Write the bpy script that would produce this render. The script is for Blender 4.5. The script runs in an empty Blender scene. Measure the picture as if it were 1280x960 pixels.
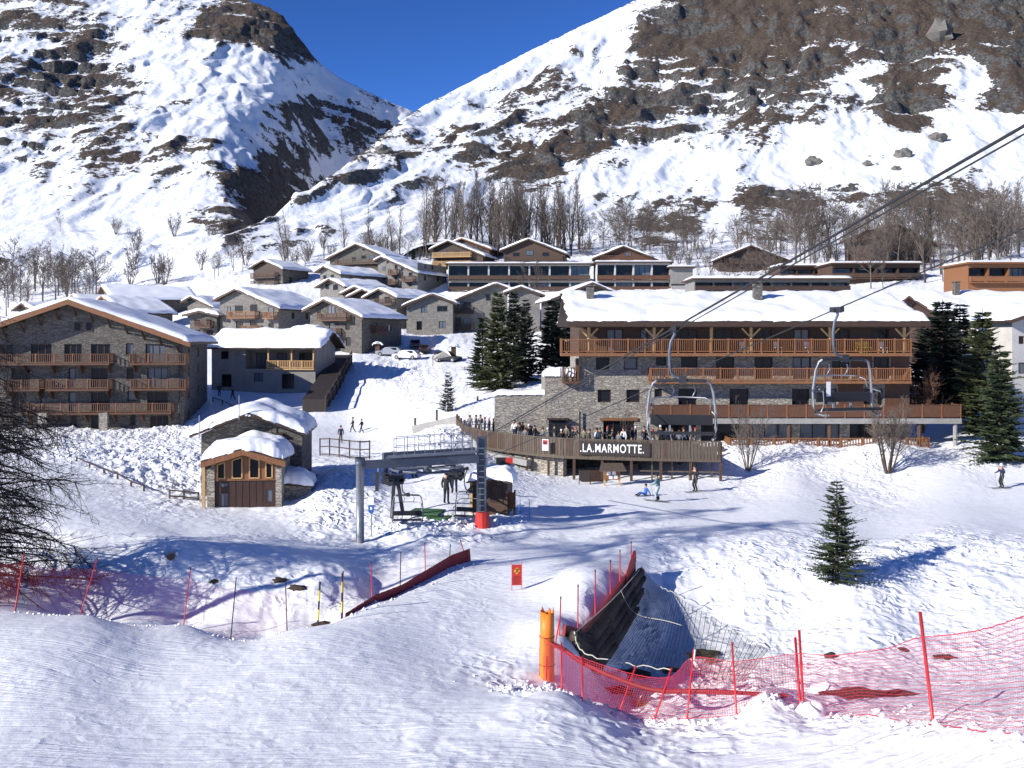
import bpy, bmesh, math, random
import numpy as np
from mathutils import Vector, Matrix
R = math.radians
S = bpy.context.scene
COL = S.collection
# ---------------------------------------------------------------- camera, sky, sun, exposure
F = 1200.0; HY = 425.0; CZ = 10.0          # focal length in photo pixels, horizon row, eye height
cam = bpy.data.cameras.new('camera'); camo = bpy.data.objects.new('camera', cam); COL.objects.link(camo)
camo.location = (0, 0, CZ); camo.rotation_euler = (R(90), 0, 0)
cam.sensor_width = 36; cam.lens = 36 * F / 1280; cam.shift_y = -(480 - HY) / 1280
cam.clip_start = 0.1; cam.clip_end = 8000
S.camera = camo
SUN_EL = 24.5; SUN_AZ = 238.0               # compass style: 0 = +y, clockwise; the sun stands behind-left
world = bpy.data.worlds.new('World'); S.world = world; world.use_nodes = True
wn = world.node_tree.nodes; wl = world.node_tree.links
sky = wn.new('ShaderNodeTexSky'); sky.sky_type = 'NISHITA'; sky.sun_disc = False
sky.sun_elevation = R(SUN_EL); sky.sun_rotation = R(SUN_AZ)
sky.altitude = 3000; sky.air_density = 1.0; sky.dust_density = 0.0; sky.ozone_density = 6.0
sgm = wn.new('ShaderNodeGamma'); sgm.inputs['Gamma'].default_value = 1.55
wl.new(sky.outputs['Color'], sgm.inputs['Color'])
wl.new(sgm.outputs['Color'], wn['Background'].inputs['Color'])
wn['Background'].inputs['Strength'].default_value = 0.055
sun = bpy.data.lights.new('sun', 'SUN'); suno = bpy.data.objects.new('sun', sun); COL.objects.link(suno)
sun.energy = 4.8; sun.angle = R(0.53); sun.color = (1.0, 0.955, 0.88)
sd = Vector((math.sin(R(SUN_AZ)) * math.cos(R(SUN_EL)), math.cos(R(SUN_AZ)) * math.cos(R(SUN_EL)), math.sin(R(SUN_EL))))
suno.rotation_euler = sd.to_track_quat('Z', 'Y').to_euler(); suno.location = (-40, -30, 60)
S.view_settings.view_transform = 'Standard'; S.view_settings.look = 'None'
S.view_settings.exposure = 0.5; S.view_settings.gamma = 1.0
S.cycles.use_denoising = True
S.cycles.max_bounces = 6; S.cycles.transparent_max_bounces = 24

# ---------------------------------------------------------------- helpers
def P(px, py, d):                           # photo pixel + distance from the lens -> point
    return Vector(((px - 640) / F * d, d, CZ - (py - HY) / F * d))
def tag(o, label=None, cat=None, group=None, kind=None):
    if label: o['label'] = label
    if cat: o['category'] = cat
    if group: o['group'] = group
    if kind: o['kind'] = kind
    return o
def thing(name, label, cat, loc=(0, 0, 0), rz=0.0, group=None):
    o = bpy.data.objects.new(name, None); COL.objects.link(o)
    o.empty_display_size = 0.3
    o.location = loc; o.rotation_euler = (0, 0, rz)
    return tag(o, label, cat, group)
def copy_tree(o, parent=None):
    c = o.copy(); COL.objects.link(c); c.parent = parent
    for ch in o.children: copy_tree(ch, c)
    return c
class MB:
    def __init__(s): s.v = []; s.f = []; s.m = []; s.mi = 0
    def add(s, vs, fs):
        b = len(s.v); s.v += [tuple(v) for v in vs]
        s.f += [tuple(i + b for i in f) for f in fs]; s.m += [s.mi] * len(fs)
        return s
    def box(s, x0, x1, y0, y1, z0, z1):
        s.add([(x0,y0,z0),(x1,y0,z0),(x1,y1,z0),(x0,y1,z0),(x0,y0,z1),(x1,y0,z1),(x1,y1,z1),(x0,y1,z1)],
              [(0,3,2,1),(4,5,6,7),(0,1,5,4),(1,2,6,5),(2,3,7,6),(3,0,4,7)]); return s
    def bar(s, p, q, w, h=None, up=(0, 0, 1)):  # square bar from p to q
        p = Vector(p); q = Vector(q); h = h or w; d = (q - p)
        if d.length < 1e-6: return s
        d.normalize(); u = Vector(up)
        if abs(d.dot(u)) > 0.98: u = Vector((0, 1, 0))
        a = d.cross(u).normalized() * w / 2; b = a.cross(d).normalized() * h / 2
        vs = [p-a-b, p+a-b, p+a+b, p-a+b, q-a-b, q+a-b, q+a+b, q-a+b]
        s.add(vs, [(0,3,2,1),(4,5,6,7),(0,1,5,4),(1,2,6,5),(2,3,7,6),(3,0,4,7)]); return s
    def tube(s, pts, rads, n=6, cap=True):
        pts = [Vector(p) for p in pts]
        if not hasattr(rads, '__len__'): rads = [rads] * len(pts)
        rings = []
        for i, p in enumerate(pts):
            d = (pts[min(i+1, len(pts)-1)] - pts[max(i-1, 0)])
            if d.length < 1e-9: d = Vector((0, 0, 1))
            d.normalize(); u = Vector((0, 0, 1)) if abs(d.z) < 0.9 else Vector((0, 1, 0))
            a = d.cross(u).normalized(); b = d.cross(a)
            rings.append([p + (a * math.cos(6.28318 * k / n) + b * math.sin(6.28318 * k / n)) * rads[i] for k in range(n)])
        vs = [v for r in rings for v in r]; fs = []
        for i in range(len(pts) - 1):
            for k in range(n):
                k2 = (k + 1) % n
                fs.append((i*n+k, i*n+k2, (i+1)*n+k2, (i+1)*n+k))
        if cap:
            fs.append(tuple(range(n))); fs.append(tuple(reversed(range((len(pts)-1)*n, len(pts)*n))))
        s.add(vs, fs); return s
    def prism(s, poly, y0, y1):               # polygon in x,z pushed from y0 to y1
        n = len(poly)
        vs = [(x, y0, z) for x, z in poly] + [(x, y1, z) for x, z in poly]
        s.add(vs, [tuple(range(n)), tuple(reversed(range(n, 2*n)))] + [(i, n+i, n+(i+1) % n, (i+1) % n) for i in range(n)]); return s
    def ball(s, c, rx, ry=None, rz=None, n=10, m=6):
        ry = ry or rx; rz = rz or rx; c = Vector(c); vs = []; fs = []
        for i in range(m + 1):
            t = math.pi * i / m
            for k in range(n):
                a = 6.28318 * k / n
                vs.append((c.x + rx*math.sin(t)*math.cos(a), c.y + ry*math.sin(t)*math.sin(a), c.z + rz*math.cos(t)))
        for i in range(m):
            for k in range(n):
                k2 = (k+1) % n; fs.append((i*n+k, (i+1)*n+k, (i+1)*n+k2, i*n+k2))
        s.add(vs, fs); return s
    def mesh(s, name, mat, smooth=False):
        me = bpy.data.meshes.new(name); me.from_pydata(s.v, [], s.f)
        for mm in (mat if isinstance(mat, (list, tuple)) else [mat]): me.materials.append(mm)
        if isinstance(mat, (list, tuple)): me.polygons.foreach_set('material_index', s.m)
        if smooth: me.polygons.foreach_set('use_smooth', [True] * len(me.polygons))
        me.update(); return me
    def build(s, name, mat, parent=None, smooth=False, **kw):
        o = bpy.data.objects.new(name, s.mesh(name, mat, smooth)); COL.objects.link(o); o.parent = parent
        tag(o, **kw); return o

# ---------------------------------------------------------------- materials
def mat(name, col, rough=0.7, metal=0.0, spec=None):
    m = bpy.data.materials.new(name); m.use_nodes = True
    b = m.node_tree.nodes['Principled BSDF']
    b.inputs['Base Color'].default_value = (*col, 1); b.inputs['Roughness'].default_value = rough
    b.inputs['Metallic'].default_value = metal
    if spec is not None: b.inputs['Specular IOR Level'].default_value = spec
    return m
class NT:                                    # small node helper
    def __init__(s, m): s.t = m.node_tree; s.b = s.t.nodes['Principled BSDF']
    def n(s, typ, **kw):
        nd = s.t.nodes.new('ShaderNode' + typ)
        for k, v in kw.items():
            if hasattr(nd, k): setattr(nd, k, v)
            else: nd.inputs[k.replace('_', ' ')].default_value = v
        return nd
    def l(s, a, b): s.t.links.new(a, b)
    def coord(s, scale=(1, 1, 1), rot=(0, 0, 0), out='Object'):
        c = s.n('TexCoord'); mp = s.n('Mapping'); mp.inputs['Scale'].default_value = scale; mp.inputs['Rotation'].default_value = rot
        s.l(c.outputs[out], mp.inputs['Vector']); return mp.outputs['Vector']
    def noise(s, vec, scale, detail=4, rough=0.55, dist=0.0):
        nd = s.n('TexNoise'); nd.inputs['Scale'].default_value = scale; nd.inputs['Detail'].default_value = detail
        nd.inputs['Roughness'].default_value = rough; nd.inputs['Distortion'].default_value = dist
        if vec is not None: s.l(vec, nd.inputs['Vector'])
        return nd.outputs['Fac']
    def ramp(s, fac, stops):
        r = s.n('ValToRGB'); e = r.color_ramp.elements
        while len(e) < len(stops): e.new(0.5)
        for i, (p, c) in enumerate(stops): e[i].position = p; e[i].color = (*c, 1) if len(c) == 3 else c
        s.l(fac, r.inputs['Fac']); return r.outputs['Color']
    def math(s, op, a, b=None, c=None):
        nd = s.n('Math'); nd.operation = op
        for i, v in enumerate((a, b, c)):
            if v is None: continue
            if isinstance(v, (int, float)): nd.inputs[i].default_value = v
            else: s.l(v, nd.inputs[i])
        return nd.outputs[0]
    def mix(s, fac, a, b, blend='MIX'):
        nd = s.n('MixRGB'); nd.blend_type = blend
        for i, v in enumerate((fac, a, b)):
            if isinstance(v, (int, float)): nd.inputs[i].default_value = v
            elif isinstance(v, tuple): nd.inputs[i].default_value = (*v, 1)
            else: s.l(v, nd.inputs[i])
        return nd.outputs[0]
    def bump(s, h, strength=0.5, dist=0.05, prev=None):
        nd = s.n('Bump'); nd.inputs['Strength'].default_value = strength; nd.inputs['Distance'].default_value = dist
        s.l(h, nd.inputs['Height'])
        if prev is not None: s.l(prev, nd.inputs['Normal'])
        return nd.outputs['Normal']
    def attr(s, name):
        a = s.n('Attribute'); a.attribute_name = name; return a.outputs['Fac']
    def col(s, sock): s.l(sock, s.b.inputs['Base Color'])
    def nrm(s, sock): s.l(sock, s.b.inputs['Normal'])
    def rgh(s, sock): s.l(sock, s.b.inputs['Roughness'])
M = {}
def wood(name, c1, c2, grain=(9, 9, 1.2), rough=0.65):
    m = mat(name, c1, rough); t = NT(m); v = t.coord(grain)
    f = t.noise(v, 1.6, 5, 0.6, 0.4); t.col(t.ramp(f, [(0.3, c1), (0.7, c2)]))
    t.nrm(t.bump(f, 0.3, 0.02)); M[name] = m
def stone(name, cols, mortar, scale=2.4, flat=2.6, bumpd=0.05):
    m = mat(name, cols[0], 0.9); t = NT(m)
    v = t.coord((scale, scale, scale * flat))
    dn = t.n('TexNoise'); dn.inputs['Scale'].default_value = 1.5; t.l(v, dn.inputs['Vector'])
    vv = t.n('VectorMath'); vv.operation = 'MULTIPLY_ADD'; t.l(dn.outputs['Color'], vv.inputs[0]); vv.inputs[1].default_value = (.5, .5, .5); t.l(v, vv.inputs[2])
    vo = t.n('TexVoronoi'); vo.inputs['Scale'].default_value = 1.0; t.l(vv.outputs[0], vo.inputs['Vector'])
    ve = t.n('TexVoronoi'); ve.feature = 'DISTANCE_TO_EDGE'; ve.inputs['Scale'].default_value = 1.0; t.l(vv.outputs[0], ve.inputs['Vector'])
    sp = t.n('SeparateColor'); t.l(vo.outputs['Color'], sp.inputs['Color'])
    n = len(cols)
    c = t.ramp(sp.outputs[0], [(i / max(1, n - 1), cols[i]) for i in range(n)])
    big = t.noise(t.coord((.35, .35, .35)), 1.0, 4)
    c = t.mix(t.math('MULTIPLY', big, 0.35), c, mortar)
    e = t.ramp(ve.outputs['Distance'], [(0.0, (0, 0, 0)), (0.09, (1, 1, 1))])
    c = t.mix(e, mortar, c)
    fine = t.noise(t.coord((9, 9, 9)), 1.0, 5)
    c = t.mix(0.35, c, t.ramp(fine, [(0.25, (.25, .25, .25)), (0.75, (1, 1, 1))]), 'MULTIPLY')
    t.col(c); t.nrm(t.bump(e, 0.8, bumpd, t.bump(fine, 0.4, 0.03))); M[name] = m
def plaster(name, c1, c2):
    m = mat(name, c1, 0.9); t = NT(m); f = t.noise(t.coord((.8, .8, .5)), 1.3, 6, 0.6)
    fine = t.noise(t.coord((6, 6, 6)), 1.0, 4)
    c = t.mix(0.3, t.ramp(f, [(0.3, c1), (0.7, c2)]), t.ramp(fine, [(.3, (.5, .5, .5)), (.7, (1, 1, 1))]), 'MULTIPLY')
    t.col(c); t.nrm(t.bump(fine, 0.3, 0.02)); M[name] = m
wood('wood_dark', (.030, .016, .010), (.06, .031, .018))
wood('wood_red', (.072, .031, .016), (.13, .057, .028))
wood('wood_orange', (.155, .062, .023), (.255, .11, .043))
wood('wood_honey', (.42, .24, .09), (.56, .36, .16))
wood('wood_grey', (.05, .038, .028), (.125, .092, .064))
wood('wood_brown', (.048, .027, .017), (.09, .05, .029))
wood('wood_door', (.032, .014, .009), (.055, .023, .013), rough=0.5)
stone('stone_warm', [(.24, .22, .19), (.40, .365, .31), (.54, .495, .42), (.33, .295, .25), (.47, .42, .34)], (.22, .20, .17), 2.7, 2.5)
stone('stone_grey', [(.10, .09, .078), (.165, .15, .13), (.235, .212, .18), (.13, .118, .10)], (.10, .092, .08), 2.6, 2.5)
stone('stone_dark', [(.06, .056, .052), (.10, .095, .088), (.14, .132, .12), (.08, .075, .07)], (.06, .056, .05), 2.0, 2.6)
stone('stone_pale', [(.17, .16, .145), (.25, .235, .21), (.32, .30, .265), (.21, .195, .175)], (.19, .178, .16), 2.4, 2.3)
plaster('plaster_white', (.58, .56, .52), (.46, .44, .41))
plaster('plaster_grey', (.27, .255, .235), (.20, .19, .175))
plaster('concrete', (.34, .33, .31), (.25, .24, .225))
def simple(name, col, rough=.6, metal=0., var=.25, scale=3.):
    m = mat(name, col, rough, metal); t = NT(m); f = t.noise(t.coord((scale,) * 3), 1.0, 5, .6)
    t.col(t.mix(1.0, col, t.ramp(f, [(.25, (1 - var,) * 3), (.7, (1, 1, 1))]), 'MULTIPLY')); t.rgh(t.math('MULTIPLY_ADD', f, .3, rough - .15)); M[name] = m
M['glass'] = mat('glass', (.010, .012, .016), 0.15, 0, .25)
M['glass_pale'] = mat('glass_pale', (.10, .115, .14), 0.12)
simple('metal_grey', (.11, .13, .16), .5, .3); simple('metal_galv', (.30, .315, .33), .45, .5)
simple('metal_dark', (.035, .037, .042), .5, .2); simple('rope', (.028, .028, .03), .6, .1)
simple('red_paint', (.55, .03, .02), .5); simple('red_pole', (.62, .025, .03), .45); simple('net_red', (.50, .018, .045), .6)
simple('orange_pad', (.85, .22, .02), .5, 0, .15); simple('band_red', (.25, .014, .02), .7)
simple('yellow_paint', (.75, .62, .03), .5); simple('black_plastic', (.012, .012, .013), .5)
simple('white_paint', (.8, .8, .8), .5, 0, .1); simple('blue_paint', (.03, .12, .38), .5); simple('green_mat', (.045, .13, .05), .9)
simple('net_black', (.018, .019, .018), .8); simple('rope_white', (.62, .60, .5), .8); simple('net_blue', (.04, .2, .55), .6)
simple('rock', (.17, .155, .14), .95, 0, .5, 1.2); simple('earth', (.06, .045, .032), .95, 0, .5, 4)
simple('bark', (.085, .066, .052), .95, 0, .4, 5); simple('bark_grey', (.15, .128, .11), .95, 0, .4, 5); simple('twig', (.135, .108, .087), .9, 0, .3, 1)
simple('twig_red', (.17, .085, .05), .9, 0, .3, 1); simple('bark_dark', (.042, .032, .027), .95, 0, .4, 5)
simple('dry_grass', (.20, .145, .075), .9, 0, .3, 4)
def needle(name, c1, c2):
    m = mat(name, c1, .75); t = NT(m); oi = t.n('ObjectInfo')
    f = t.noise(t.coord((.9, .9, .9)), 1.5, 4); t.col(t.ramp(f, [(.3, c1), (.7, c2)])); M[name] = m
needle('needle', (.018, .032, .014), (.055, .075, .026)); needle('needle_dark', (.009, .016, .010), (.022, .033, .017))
needle('needle_warm', (.035, .048, .016), (.085, .09, .03))
def snow_mat(name, groomed=False):
    m = mat(name, (.86, .88, .91), .55); t = NT(m); b = t.b
    b.inputs['Specular IOR Level'].default_value = .3
    c = t.coord()
    f = t.noise(c, 2.2, 6, .65); f2 = t.noise(c, 14, 4, .6)
    big = t.noise(c, .09, 4, .5)
    t.col(t.mix(t.math('MULTIPLY', big, .5), (.90, .91, .93), (.86, .875, .905)))
    n1 = t.bump(f, .28, .10); n1 = t.bump(f2, .25, .025, n1)
    if groomed:
        pk = t.attr('piste'); lk = t.attr('lump')
        # ski tracks: long thin grooves in several crossing directions, only on the piste
        acc = None
        for (rz, sc, th) in ((R(38), 1.0, .56), (R(62), .8, .57), (R(15), 1.2, .58), (R(-25), .9, .6), (R(80), 1.1, .57)):
            wv = t.n('TexNoise'); wv.inputs['Scale'].default_value = .055; wv.inputs['Detail'].default_value = 1; t.l(c, wv.inputs['Vector'])
            wa = t.n('VectorMath'); wa.operation = 'MULTIPLY_ADD'; t.l(wv.outputs['Color'], wa.inputs[0]); wa.inputs[1].default_value = (14, 14, 0); t.l(c, wa.inputs[2])
            mpn = t.n('Mapping'); mpn.inputs['Scale'].default_value = (.05 * sc, 1.9 * sc, 1); mpn.inputs['Rotation'].default_value = (0, 0, rz); t.l(wa.outputs[0], mpn.inputs['Vector']); mp = mpn.outputs['Vector']
            q = t.noise(mp, 1.0, 2, .55, .3)
            g = t.ramp(q, [(th - .022, (0, 0, 0)), (th, (1, 1, 1)), (th + .022, (0, 0, 0))])
            acc = g if acc is None else t.math('MAXIMUM', acc, g)
        mid = t.noise(c, 5.5, 3, .6)
        h = t.math('ADD', t.math('MULTIPLY', acc, -1.0), t.math('MULTIPLY', mid, .4))
        hp = t.math('MULTIPLY', h, pk)
        n1 = t.bump(hp, .38, .055, n1)
        dst = t.n('TexNoise'); dst.inputs['Scale'].default_value = .8; t.l(c, dst.inputs['Vector'])
        va = t.n('VectorMath'); va.operation = 'MULTIPLY_ADD'; t.l(dst.outputs['Color'], va.inputs[0]); va.inputs[1].default_value = (1.5, 1.5, 1.5); t.l(c, va.inputs[2])
        v = t.n('TexVoronoi'); v.inputs['Scale'].default_value = 2.9; t.l(va.outputs[0], v.inputs['Vector'])
        v2 = t.n('TexVoronoi'); v2.inputs['Scale'].default_value = 1.15; t.l(va.outputs[0], v2.inputs['Vector'])
        wm = t.ramp(t.noise(c, .5, 3), [(.4, (0, 0, 0)), (.6, (1, 1, 1))])
        hv = t.math('MULTIPLY', t.mix(wm, v.outputs['Distance'], v2.outputs['Distance']), lk)
        n1 = t.bump(hv, .85, .30, n1)
    t.nrm(n1); M[name] = m
snow_mat('snow'); snow_mat('snow_ground', True)
def net_mat(name, col, dens, sx, sz):            # woven net too fine to build cord by cord
    m = mat(name, col, .7); t = NT(m)
    uv = t.n('UVMap'); mp = t.n('Mapping'); t.l(uv.outputs[0], mp.inputs['Vector']); mp.inputs['Scale'].default_value = (sx, sz, 1)
    sp = t.n('SeparateXYZ'); t.l(mp.outputs[0], sp.inputs[0])
    a = t.math('ABSOLUTE', t.math('SUBTRACT', t.math('FRACT', sp.outputs[0]), .5)); bb = t.math('ABSOLUTE', t.math('SUBTRACT', t.math('FRACT', sp.outputs[1]), .5))
    g = t.math('GREATER_THAN', t.math('MAXIMUM', a, bb), .5 - dens / 2)
    t.l(g, t.b.inputs['Alpha']); M[name] = m
net_mat('net_fine', (.48, .03, .06), .05, 22, 22)
# ---------------------------------------------------------------- noise and terrain functions
_rs = np.random.RandomState(7); _perm = _rs.permutation(512); _perm = np.concatenate([_perm, _perm]); _g = _rs.uniform(-1, 1, (512, 2)); _g /= np.linalg.norm(_g, axis=1)[:, None]
def perlin(x, y):
    xi = np.floor(x).astype(int); yi = np.floor(y).astype(int); xf = x - xi; yf = y - yi; xi &= 511; yi &= 511
    u = xf*xf*xf*(xf*(xf*6-15)+10); v = yf*yf*yf*(yf*(yf*6-15)+10)
    def gr(ix, iy, dx, dy):
        h = _perm[(_perm[ix & 511] + iy) & 511]; g = _g[h]; return g[..., 0]*dx + g[..., 1]*dy
    a = gr(xi, yi, xf, yf); b = gr(xi+1, yi, xf-1, yf); c = gr(xi, yi+1, xf, yf-1); d = gr(xi+1, yi+1, xf-1, yf-1)
    return (a + u*(b-a)) + v*((c + u*(d-c)) - (a + u*(b-a)))
def fbm(x, y, o=5, lac=2.07, gain=.5, ridged=False):
    s = 0; a = 1.; t = 0
    for i in range(o):
        n = perlin(x + 17.3*i, y + 5.9*i)
        s = s + a * (1 - 2.6*np.abs(n) if ridged else n*1.5); t += a; a *= gain; x = x*lac; y = y*lac
    return s / t
# surveyed points: photo column, photo row (None: z is given instead), distance, lumpiness
CP = []
def cp(px, py, d, lump=0.05, z=None):
    CP.append((px, d, CZ - (py - HY)/F*d if z is None else z, lump))
for px in (-120, 150, 420, 700, 950):
    cp(px, 0, 1.5, .03, 8.4); cp(px, 0, 6, .03, 6.3); cp(px, 0, 11, .03, 4.2); cp(px, 962, 18, .05); cp(px, 862, 23.6 if px > 800 else 24, .05)
for px in (1180, 1400):
    cp(px, 0, 1.5, .03, 8.4); cp(px, 0, 6, .03, 6.9)
cp(1150, 962, 14.8); cp(1280, 962, 12); cp(1400, 950, 11); cp(1280, 917, 13.5, .2); cp(1165, 906, 17, .25); cp(1080, 896, 20.5, .25); cp(1000, 886, 23, .25); cp(918, 898, 23.3, .25)
cp(1400, 930, 12)
# piste
for a in ((-120, 760, 31), (0, 762, 31), (110, 769, 31.5), (232, 781, 32), (358, 789, 31.5), (400, 782, 32), (430, 772, 33.7), (465, 753, 36), (500, 741, 37.8), (530, 724, 39.7), (572, 703, 42.3),
          (200, 815, 27.5), (520, 800, 30), (640, 790, 31.5), (646, 738, 38), (640, 692, 44.5), (700, 652, 53), (820, 627, 60), (740, 700, 42.8), (700, 760, 35),
          (685, 852, 27), (702, 824, 28.8), (722, 794, 31.5), (742, 768, 34.3), (763, 742, 37), (790, 711, 41.2), (900, 652, 53), (1000, 640, 55.8), (1200, 640, 56), (1280, 614, 63.5), (1100, 668, 49.3), (1280, 660, 51), (1400, 640, 56),
          (600, 870, 24), (860, 600, 68.5), (1000, 605, 66), (1180, 606, 66), (720, 612, 65)):
    cp(*a, 0.03)
for a in ((727, 874, 26, .35), (770, 890, 25, .35), (818, 899, 24.4, .35), (860, 899, 24, .35), (655, 862, 25.6, .45)): cp(*a)
# gully under the black net, and the bank beyond
for a in ((752, 29.5, -1.0), (800, 29.5, -1.1), (735, 32.3, -1.0), (760, 35, -1.2), (800, 33, -1.7), (850, 33.5, -1.7), (800, 37.5, -1.3), (900, 31.5, -1.3), (960, 28.5, -.5)): cp(a[0], 0, a[1], .55, a[2])
for a in ((900, 775, 38.2, .25), (850, 745, 40.2, .25), (850, 706, 42.6, .3), (950, 716, 41, .35), (950, 770, 38, .35), (960, 828, 34, .25), (1000, 775, 37.6, .35), (1045, 722, 39.4, .15), (1045, 700, 42, .3), (1110, 694, 42, .35), (1150, 775, 36.3, .3), (1150, 722, 40, .3), (1150, 690, 42.5, .35),
          (1200, 684, 43, .35), (1280, 690, 42, .3), (1280, 765, 36.3, .2), (1150, 834, 31.4, .2), (1165, 868, 23.6, .2), (1280, 850, 21.5, .15), (1400, 690, 42, .2), (1400, 760, 36, .15), (1400, 850, 21, .1), (1060, 850, 28.8, .25)): cp(*a)
# left gully, bank and plateau
for a in ((110, 34, -.1), (232, 34.4, -.4), (330, 33.8, -.5), (400, 34.4, -.3), (470, 38.7, -.4), (-120, 34, .3)): cp(a[0], 0, a[1], .1, a[2])
for a in ((100, 742, 36.8, .15), (230, 742, 37, .15), (330, 752, 36.4, .3), (420, 742, 37.4, .35), (100, 702, 38.5, .08), (225, 699, 38.2, .1), (300, 710, 38.2, .12), (400, 724, 37.8, .3), (440, 716, 39.5, .25), (230, 668, 44, .05), (400, 694, 43, .06), (455, 682, 47, .2),
          (520, 690, 44, .15), (330, 656, 50, .05), (300, 637, 55.5, .1), (120, 650, 46, .06), (40, 630, 50, .06), (-120, 640, 49, .06), (150, 612, 59, .12), (60, 590, 65, .15), (205, 600, 65, .95), (170, 570, 82, .95), (230, 570, 80, .95), (120, 541, 104, .6), (30, 541, 103, .5), (226, 538, 107, .8), (-120, 540, 105, .3),
          (345, 637, 55.5, .15), (372, 628, 57, .5), (405, 610, 57.5, .6), (432, 600, 60, .6), (440, 585, 66, .3), (420, 640, 53, .5)): cp(*a)
# lift station and the snow behind it
for a in ((500, 662, 49.5, .5), (540, 655, 49.8, .5), (580, 660, 49.5, .4), (603, 658, 50.3, .2), (640, 642, 53.5, .25), (560, 632, 54, .05), (520, 635, 54, .05), (500, 604, 62, .1), (560, 590, 64.5, .15), (620, 630, 56.5, .2), (600, 600, 62, .1),
          (470, 575, 74, .2), (560, 540, 80, .6), (540, 560, 73, .5), (440, 539, 104, .05), (400, 552, 92, .1), (490, 550, 92, .1), (620, 585, 70, .3), (680, 597, 69.5, .3)): cp(*a)
# slope to the village
for a in ((330, 522, 111, .05), (270, 530, 108, .1), (340, 491, 127, .05), (272, 491, 126, .05), (400, 488, 127, .05), (395, 510, 114, .1), (450, 502, 117, .1), (455, 470, 132, .4), (520, 502, 111, .5), (560, 513, 98, .3), (495, 462, 138, .7), (560, 462, 134, .4), (500, 438, 155, .2), (560, 447, 147, .1),
          (500, 425, 162, .5), (560, 420, 165, .3), (620, 492, 103, .3), (588, 525, 90, .3), (440, 440, 150, .2), (540, 416, 178, .2), (640, 416, 176, .2), (300, 421, 165, .1), (240, 412, 170, .1), (150, 402, 200, .2), (0, 388, 230, .2), (-120, 388, 230, .2), (300, 363, 215, .3), (450, 366, 210, .2),
          (560, 363, 206, .2), (700, 363, 206, .2), (860, 363, 200, .2), (570, 336, 233, .4), (680, 336, 233, .4), (790, 331, 237, .4), (940, 339, 226, .4), (1130, 331, 216, .4), (1000, 361, 190, .2), (1240, 361, 176, .2), (1400, 361, 176, .2),
          (150, 350, 262, .5), (0, 352, 262, .5), (300, 330, 262, .5), (450, 320, 262, .5), (640, 318, 262, .5), (820, 315, 262, .5), (1000, 318, 262, .5), (1200, 312, 262, .5), (1400, 312, 262, .5), (-120, 352, 262, .5)): cp(*a)
# around the hotel
for a in ((700, 603, 68.4, .1), (850, 599, 69, .1), (940, 592, 70.5, .25), (1020, 592, 70.5, .3), (1110, 595, 70, .3), (1250, 602, 67.5, .1), (1000, 557, 75.5, .5), (1110, 554, 75.5, .5), (1210, 560, 75.5, .5), (930, 562, 75, .4), (1400, 600, 68, .1), (1400, 560, 76, .3)): cp(*a)
for a in ((760, 74, .1), (1000, 82, 1.7), (760, 82, 1.4), (1150, 82, 1.8), (660, 78, .5), (640, 90, 2.8), (760, 94, 4), (1000, 94, 4), (760, 108, 7), (1000, 108, 7.5), (760, 150, 12), (1000, 150, 13), (1240, 92, 4), (1240, 125, 8), (1400, 92, 4), (1400, 125, 8), (680, 120, 6)): cp(a[0], 0, a[1], .1, a[2])
CPA = np.array(CP)
def uv_of(px, d): return np.stack([(px - 640)/1200.0*7.0, np.log(d)*3.2], -1)
_U = uv_of(CPA[:, 0], CPA[:, 1])
def _phi(r2): return .5*r2*np.log(np.maximum(r2, 1e-12))
_n = len(CPA); _A = np.zeros((_n+3, _n+3)); _D2 = ((_U[:, None]-_U[None])**2).sum(-1)
_A[:_n, :_n] = _phi(_D2) + np.eye(_n)*2e-3; _A[:_n, _n] = 1; _A[:_n, _n+1:] = _U; _A[_n, :_n] = 1; _A[_n+1:, :_n] = _U.T
_W = np.linalg.solve(_A, np.concatenate([CPA[:, 2], np.zeros(3)]))
def g_base(px, d):
    sh = px.shape; px = np.clip(px, -140, 1420).ravel(); d = np.clip(d, 1.5, 275).ravel(); out = np.zeros(len(px)); lump = np.zeros(len(px))
    for i in range(0, len(px), 20000):
        q = uv_of(px[i:i+20000], d[i:i+20000]); d2 = ((q[:, None]-_U[None])**2).sum(-1)
        out[i:i+20000] = _phi(d2) @ _W[:_n] + _W[_n] + q @ _W[_n+1:]
        w = 1/(d2 + .012)**2; lump[i:i+20000] = (w @ CPA[:, 3])/w.sum(1)
    return out.reshape(sh), lump.reshape(sh)
def g_detail(x, y, lump):
    big = fbm(x*.22, y*.22, 3)*.62 + np.abs(fbm(x*.8+9, y*.8, 4))*.85 - .12
    small = fbm(x*2.4, y*2.4+4, 3)*.16
    far = np.clip((np.hypot(x, y) - 90)/120, 0, 1)
    return lump*(big*(1 + far) + small) + fbm(x*.06+3, y*.06, 2)*.10*np.clip(np.hypot(x, y)/60, 0, 1)
def ground_z(x, y):
    x = np.atleast_1d(np.array(x, float)); y = np.atleast_1d(np.array(y, float)); yy = np.maximum(y, .3)
    px = np.where(y > .3, 640 + F*x/yy, np.where(x < 0, -140, 1420)); r = np.hypot(x, y)
    d = np.where((px > -140) & (px < 1420), y, r*np.where(px < 640, .838, .838))
    d = np.where((px <= -140) | (px >= 1420), np.maximum(r*.838, 1.5), d)
    z, l = g_base(px, d); return z + g_detail(x, y, l)
def gz(x, y): return float(ground_z(x, y)[0])
def G(px, d, dz=0.0):                        # point on the snow in photo column px at distance d
    x = (px - 640)/F*d; return Vector((x, d, gz(x, d) + dz))
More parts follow.
